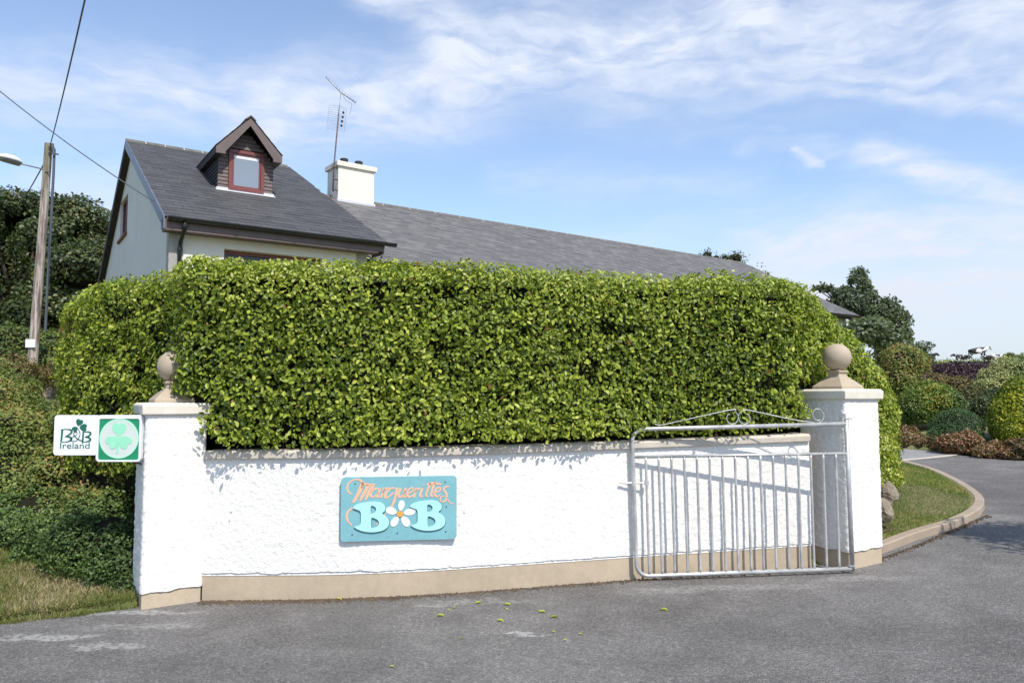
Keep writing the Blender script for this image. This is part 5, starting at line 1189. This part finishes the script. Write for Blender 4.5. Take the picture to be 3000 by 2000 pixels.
shrub('dark_shrub', 'dark shrub filling the gap between dome and golden conifer', 'shrub', [TX(2262, 960, 18, .42, .5, .55), TX(2275, 1010, 17.3, .4, .4, .4), TX(2290, 930, 18.3, .45, .5, .4), TX(2255, 1000, 17.6, .35, .4, .4)], 10000, .05, 'darkbush', 67, rough=.2, lower=-.9)  # dark by its own leaf colour
shrub('dark_hedge', 'deep green bush at the foot of the ash tree behind the hedge end', 'shrub', [TX(2075, 835, 18.5, .5, .5, .4), TX(2060, 870, 18.5, .4, .5, .4), TX(2095, 825, 19, .4, .4, .3), TX(2070, 905, 18.5, .35, .5, .5)], 8000, .06, 'bank', 68, rough=.25, lower=-.9)
for k, (cl_, lab) in enumerate((([TX(2095, 1012, 16.2, .30, .3, .20), TX(2125, 1016, 16, .28, .3, .17), TX(2075, 1003, 16.5, .3, .3, .24)], 'reddish low ground cover left of the clipped dome by the driveway'),
                  ([TX(2195, 1020, 15.0, .30, .3, .19), TX(2222, 1016, 14.9, .24, .3, .20), TX(2168, 1026, 15.4, .16, .3, .12), TX(2250, 1034, 14.7, .26, .3, .12)], 'reddish low ground cover directly in front of the clipped dome'),
                  ([TX(2285, 1035, 14.4, .36, .3, .15), TX(2320, 1040, 14.2, .36, .3, .12), TX(2345, 1025, 14.2, .28, .3, .15), TX(2380, 1030, 14, .4, .3, .2)], 'reddish low ground cover along the kerb under the golden conifer'))):
    shrub('ground_cover_shrub', lab, 'shrub', cl_, 7000, .055, 'red', 70+k, group='reddish ground cover shrubs along the driveway', rough=.3, lower=-.9, freq=4)
# rocks and soil at the hedge end
def rock(c, r, seed, label):
    vs, fs = ball(c, 1, 18, 12, r); vs = np.array(vs); d = vs-np.array(c); k = 1+.55*(vnoise(vs*2.6/max(r)*.3+seed)-.5)+.3*(vnoise(vs*7/max(r)*.3+seed)-.5); vs = np.array(c)+d*k[:, None]
    return tag(mesh('rock', vs, fs, M['stone']), label, 'rock', 'rocks at the end of the hedge')
p = at(2022, 1170, 8.0); rock(p, (.13, .14, .14), 3, 'pale angular rock low against the right pillar under the hedge')
p = at(2032, 1128, 8.25); rock(p, (.13, .12, .12), 8, 'brown rock just above the pale one at the hedge end')
p = at(2041, 1140, 8.2); rock(p, (.04, .06, .16), 12, 'thin upright pale slab of rock on the lawn edge')
sb = []
rs = np.random.RandomState(9)
for k in range(700):
    x = rs.uniform(3.35, 3.95); y = 7.45+rs.uniform(-.05, .9); sb.append((x, y))
sb = np.array(sb); sb = sb[poly_sd(sb, ROAD) > .16]; zt2 = terrain(sb[:, 0], sb[:, 1]); mb = MB()
for (x, y), z in zip(sb, zt2):
    r_0 = rs.uniform(.008, .03); mb.rings([[(x+r_0*cos(a), y+r_0*sin(a), z-.01) for a in (0, 1.6, 3.1, 4.7)], [(x+r_0*.5*cos(a+.4), y+r_0*.5*sin(a+.4), z+r_0*.8) for a in (0, 1.6, 3.1, 4.7)]])
tag(mb.build('soil_clods', M['soil']), 'dry brown soil and clods behind the kerb next to the right pillar', 'soil', kind='stuff')
# grit and leaf litter in the angle of wall, pillars and road
mb = MB(); rs = np.random.RandomState(10); wpa = np.array(WP)
for k in range(3500):
    i_ = rs.randint(0, len(wpa)-1); f_ = rs.rand(); p = wpa[i_]*(1-f_)+wpa[i_+1]*f_; d = abs(rs.normal(0, .05))+.01; x, y = p[0]+.05*d, p[1]-d-.005
    if rs.rand() < .25: x, y = rs.uniform(3.3, 5.4), 0; y = 7.2+(x-3.36)*.86-abs(rs.normal(0, .04))-.03
    z = float(zb(x, y)); r_0 = rs.uniform(.003, .012); mb.rings([[(x+r_0*cos(a), y+r_0*sin(a), z+.001) for a in (0, 2.1, 4.2)], [(x+r_0*.4*cos(a), y+r_0*.4*sin(a), z+r_0) for a in (0, 2.1, 4.2)]])
tag(mb.build('grit', M['soil']), 'brown grit gathered along the foot of the wall and kerb', 'grit', kind='stuff')

# ------------------------------------------------------------------ fallen leaves
fl = [((660, 180), 'yellow-green fallen leaf nearest the wall foot'), ((1160, 262), 'pale lime fallen leaf lying left of the two small leaf scraps'), ((1200, 233), 'lower of the two small pale leaf scraps before the name board'), ((1230, 222), 'upper of the two small pale leaf scraps before the name board'),
      ((1347, 198), 'curled fallen leaf nearest the wall below the name board'), ((1490, 207), 'pale fallen leaf right above a smaller one on the tarmac'), ((1490, 231), 'small fallen leaf just below the paler one'), ((1455, 288), 'bright green fallen leaf above the pale scuff in the tarmac'),
      ((1660, 245), 'light fallen leaf up left of the greenest one'), ((1720, 270), 'greenest fallen leaf, right of the scuff in the tarmac'), ((1265, 375), 'dark folded fallen leaf left of the scuff in the tarmac'), ((2262, 232), 'lone fallen leaf on the tarmac before the gate'),
      ((1718, 345), 'small yellow leaf scrap right beside the pale scuff'), ((1850, 352), 'dull olive leaf scrap farthest right of the scuff'), ((1775, 385), 'straw-coloured leaf scrap below right of the scuff'), ((922, 517), 'small fallen leaf closest to the viewer')]
rs = np.random.RandomState(12); tv, tf = T_OVAL
for k, ((x, y), lab) in enumerate(fl):
    g_ = og((600+.5952*x)*.784, (1650+.5952*y)*.784); a = rs.uniform(-.5, .5); s_0 = (.05 if k in (0, 1, 4, 5, 7, 8, 9, 11) else .026)*1.15; vs = []
    for q in tv: xx, yy = (q[0]-.5)*s_0, q[1]*s_0; vs.append((g_[0]+xx*cos(a)-yy*sin(a), g_[1]+xx*sin(a)+yy*cos(a), float(zb(g_[0], g_[1]))+.006+q[2]*s_0*2.2+.004))
    tag(mesh('fallen_leaf', vs, [list(f) for f in tf], LM['laurel'], rnd=[(.5 if k in (9, 10) else .86)+rs.uniform(-.06, .06)]*6), lab, 'leaf', 'fallen hedge leaves on the tarmac')

# ------------------------------------------------------------------ cows
def cow(px_, py_, Y, pose, mat, facing, label, k=1.0):
    base = at(px_, py_, Y); e = empty('cow', tuple(base), label, 'cow', 'cows on the hill crest')
    bh_ = 1.05 if pose == 'stand' else .48
    J = {'pel': (-.75, 0, bh_+.05, .30), 'belly': (-.1, 0, bh_-.08, .37), 'chest': (.55, 0, bh_, .32), 'neck': (.95, 0, bh_+.12, .19), 'poll': (1.25, 0, bh_+.28, .14), 'muz': (1.62, 0, bh_+.02, .085),
         'tail': (-1.05, 0, bh_-.02, .045), 'tailend': (-1.1, 0, bh_-.55 if pose == 'stand' else .12, .03),
         'earL': (1.2, .22, bh_+.30, .03), 'earR': (1.2, -.22, bh_+.30, .03)}
    E = [('pel', 'belly'), ('belly', 'chest'), ('chest', 'neck'), ('neck', 'poll'), ('poll', 'muz'), ('pel', 'tail'), ('tail', 'tailend'), ('poll', 'earL'), ('poll', 'earR')]
    for s_0, y in (('L', .2), ('R', -.2)):
        if pose == 'stand':
            J['hip'+s_0] = (-.82, y, .95, .17); J['stf'+s_0] = (-.70, y, .68, .12); J['hoc'+s_0] = (-.92, y, .42, .07); J['hf'+s_0] = (-.85, y, 0.03, .055)
            J['sh'+s_0] = (.55, y, .78, .13); J['kn'+s_0] = (.58, y, .38, .065); J['ff'+s_0] = (.56, y, .03, .055)
            E += [('pel', 'hip'+s_0), ('hip'+s_0, 'stf'+s_0), ('stf'+s_0, 'hoc'+s_0), ('hoc'+s_0, 'hf'+s_0), ('chest', 'sh'+s_0), ('sh'+s_0, 'kn'+s_0), ('kn'+s_0, 'ff'+s_0)]
        else:
            J['stf'+s_0] = (-.45, y*1.6, .30, .14); J['hf'+s_0] = (-.05, y*1.9, .06, .06); J['kn'+s_0] = (.85, y, .16, .08); J['ff'+s_0] = (.55, y*1.2, .05, .055)
            E += [('pel', 'stf'+s_0), ('stf'+s_0, 'hf'+s_0), ('chest', 'kn'+s_0), ('kn'+s_0, 'ff'+s_0)]
    names = list(J); me = bpy.data.meshes.new('body'); ca_, sa_ = cos(facing), sin(facing)
    me.from_pydata([((J[n_][0]*ca_-J[n_][1]*sa_)*k, (J[n_][0]*sa_+J[n_][1]*ca_)*k, J[n_][2]*k) for n_ in names], [(names.index(a), names.index(b_)) for a, b_ in E], [])
    o = bpy.data.objects.new('body', me); COL.objects.link(o); o.parent = e
    sk = o.modifiers.new('skin', 'SKIN'); 
    if not me.skin_vertices: me.attributes.new
    for n_, v_ in zip(names, me.skin_vertices[0].data): v_.radius = (J[n_][3]*k, J[n_][3]*k); v_.use_root = (n_ == 'pel')
    ss = o.modifiers.new('sub', 'SUBSURF'); ss.levels = ss.render_levels = 2
    dg = bpy.context.evaluated_depsgraph_get(); m2 = bpy.data.meshes.new_from_object(o.evaluated_get(dg)); o.modifiers.clear(); o.data = m2; m2.materials.clear(); m2.materials.append(mat)
    for p_ in m2.polygons: p_.use_smooth = True
    return e
cow(2130, 827, 86, 'lie', M['hide_black'], .25, 'black cow grazing alone at the left end of the hill crest')
cow(2213, 827, 86, 'lie', M['hide_mostly_black'], pi-.1, 'black cow lying down facing left below the standing white one', .85)
cow(2247, 826, 88, 'stand', M['hide_mostly_white'], .1, 'mostly white cow standing in the middle of the resting herd', 1.08)
cow(2268, 828, 86, 'lie', M['hide_mostly_black'], .2, 'dark cow lying right of the standing white one', .85)
cow(2300, 827, 85, 'lie', M['hide_mostly_white'], pi-.2, 'white-bodied cow lying at the right, nearest the variegated shrub', .85)
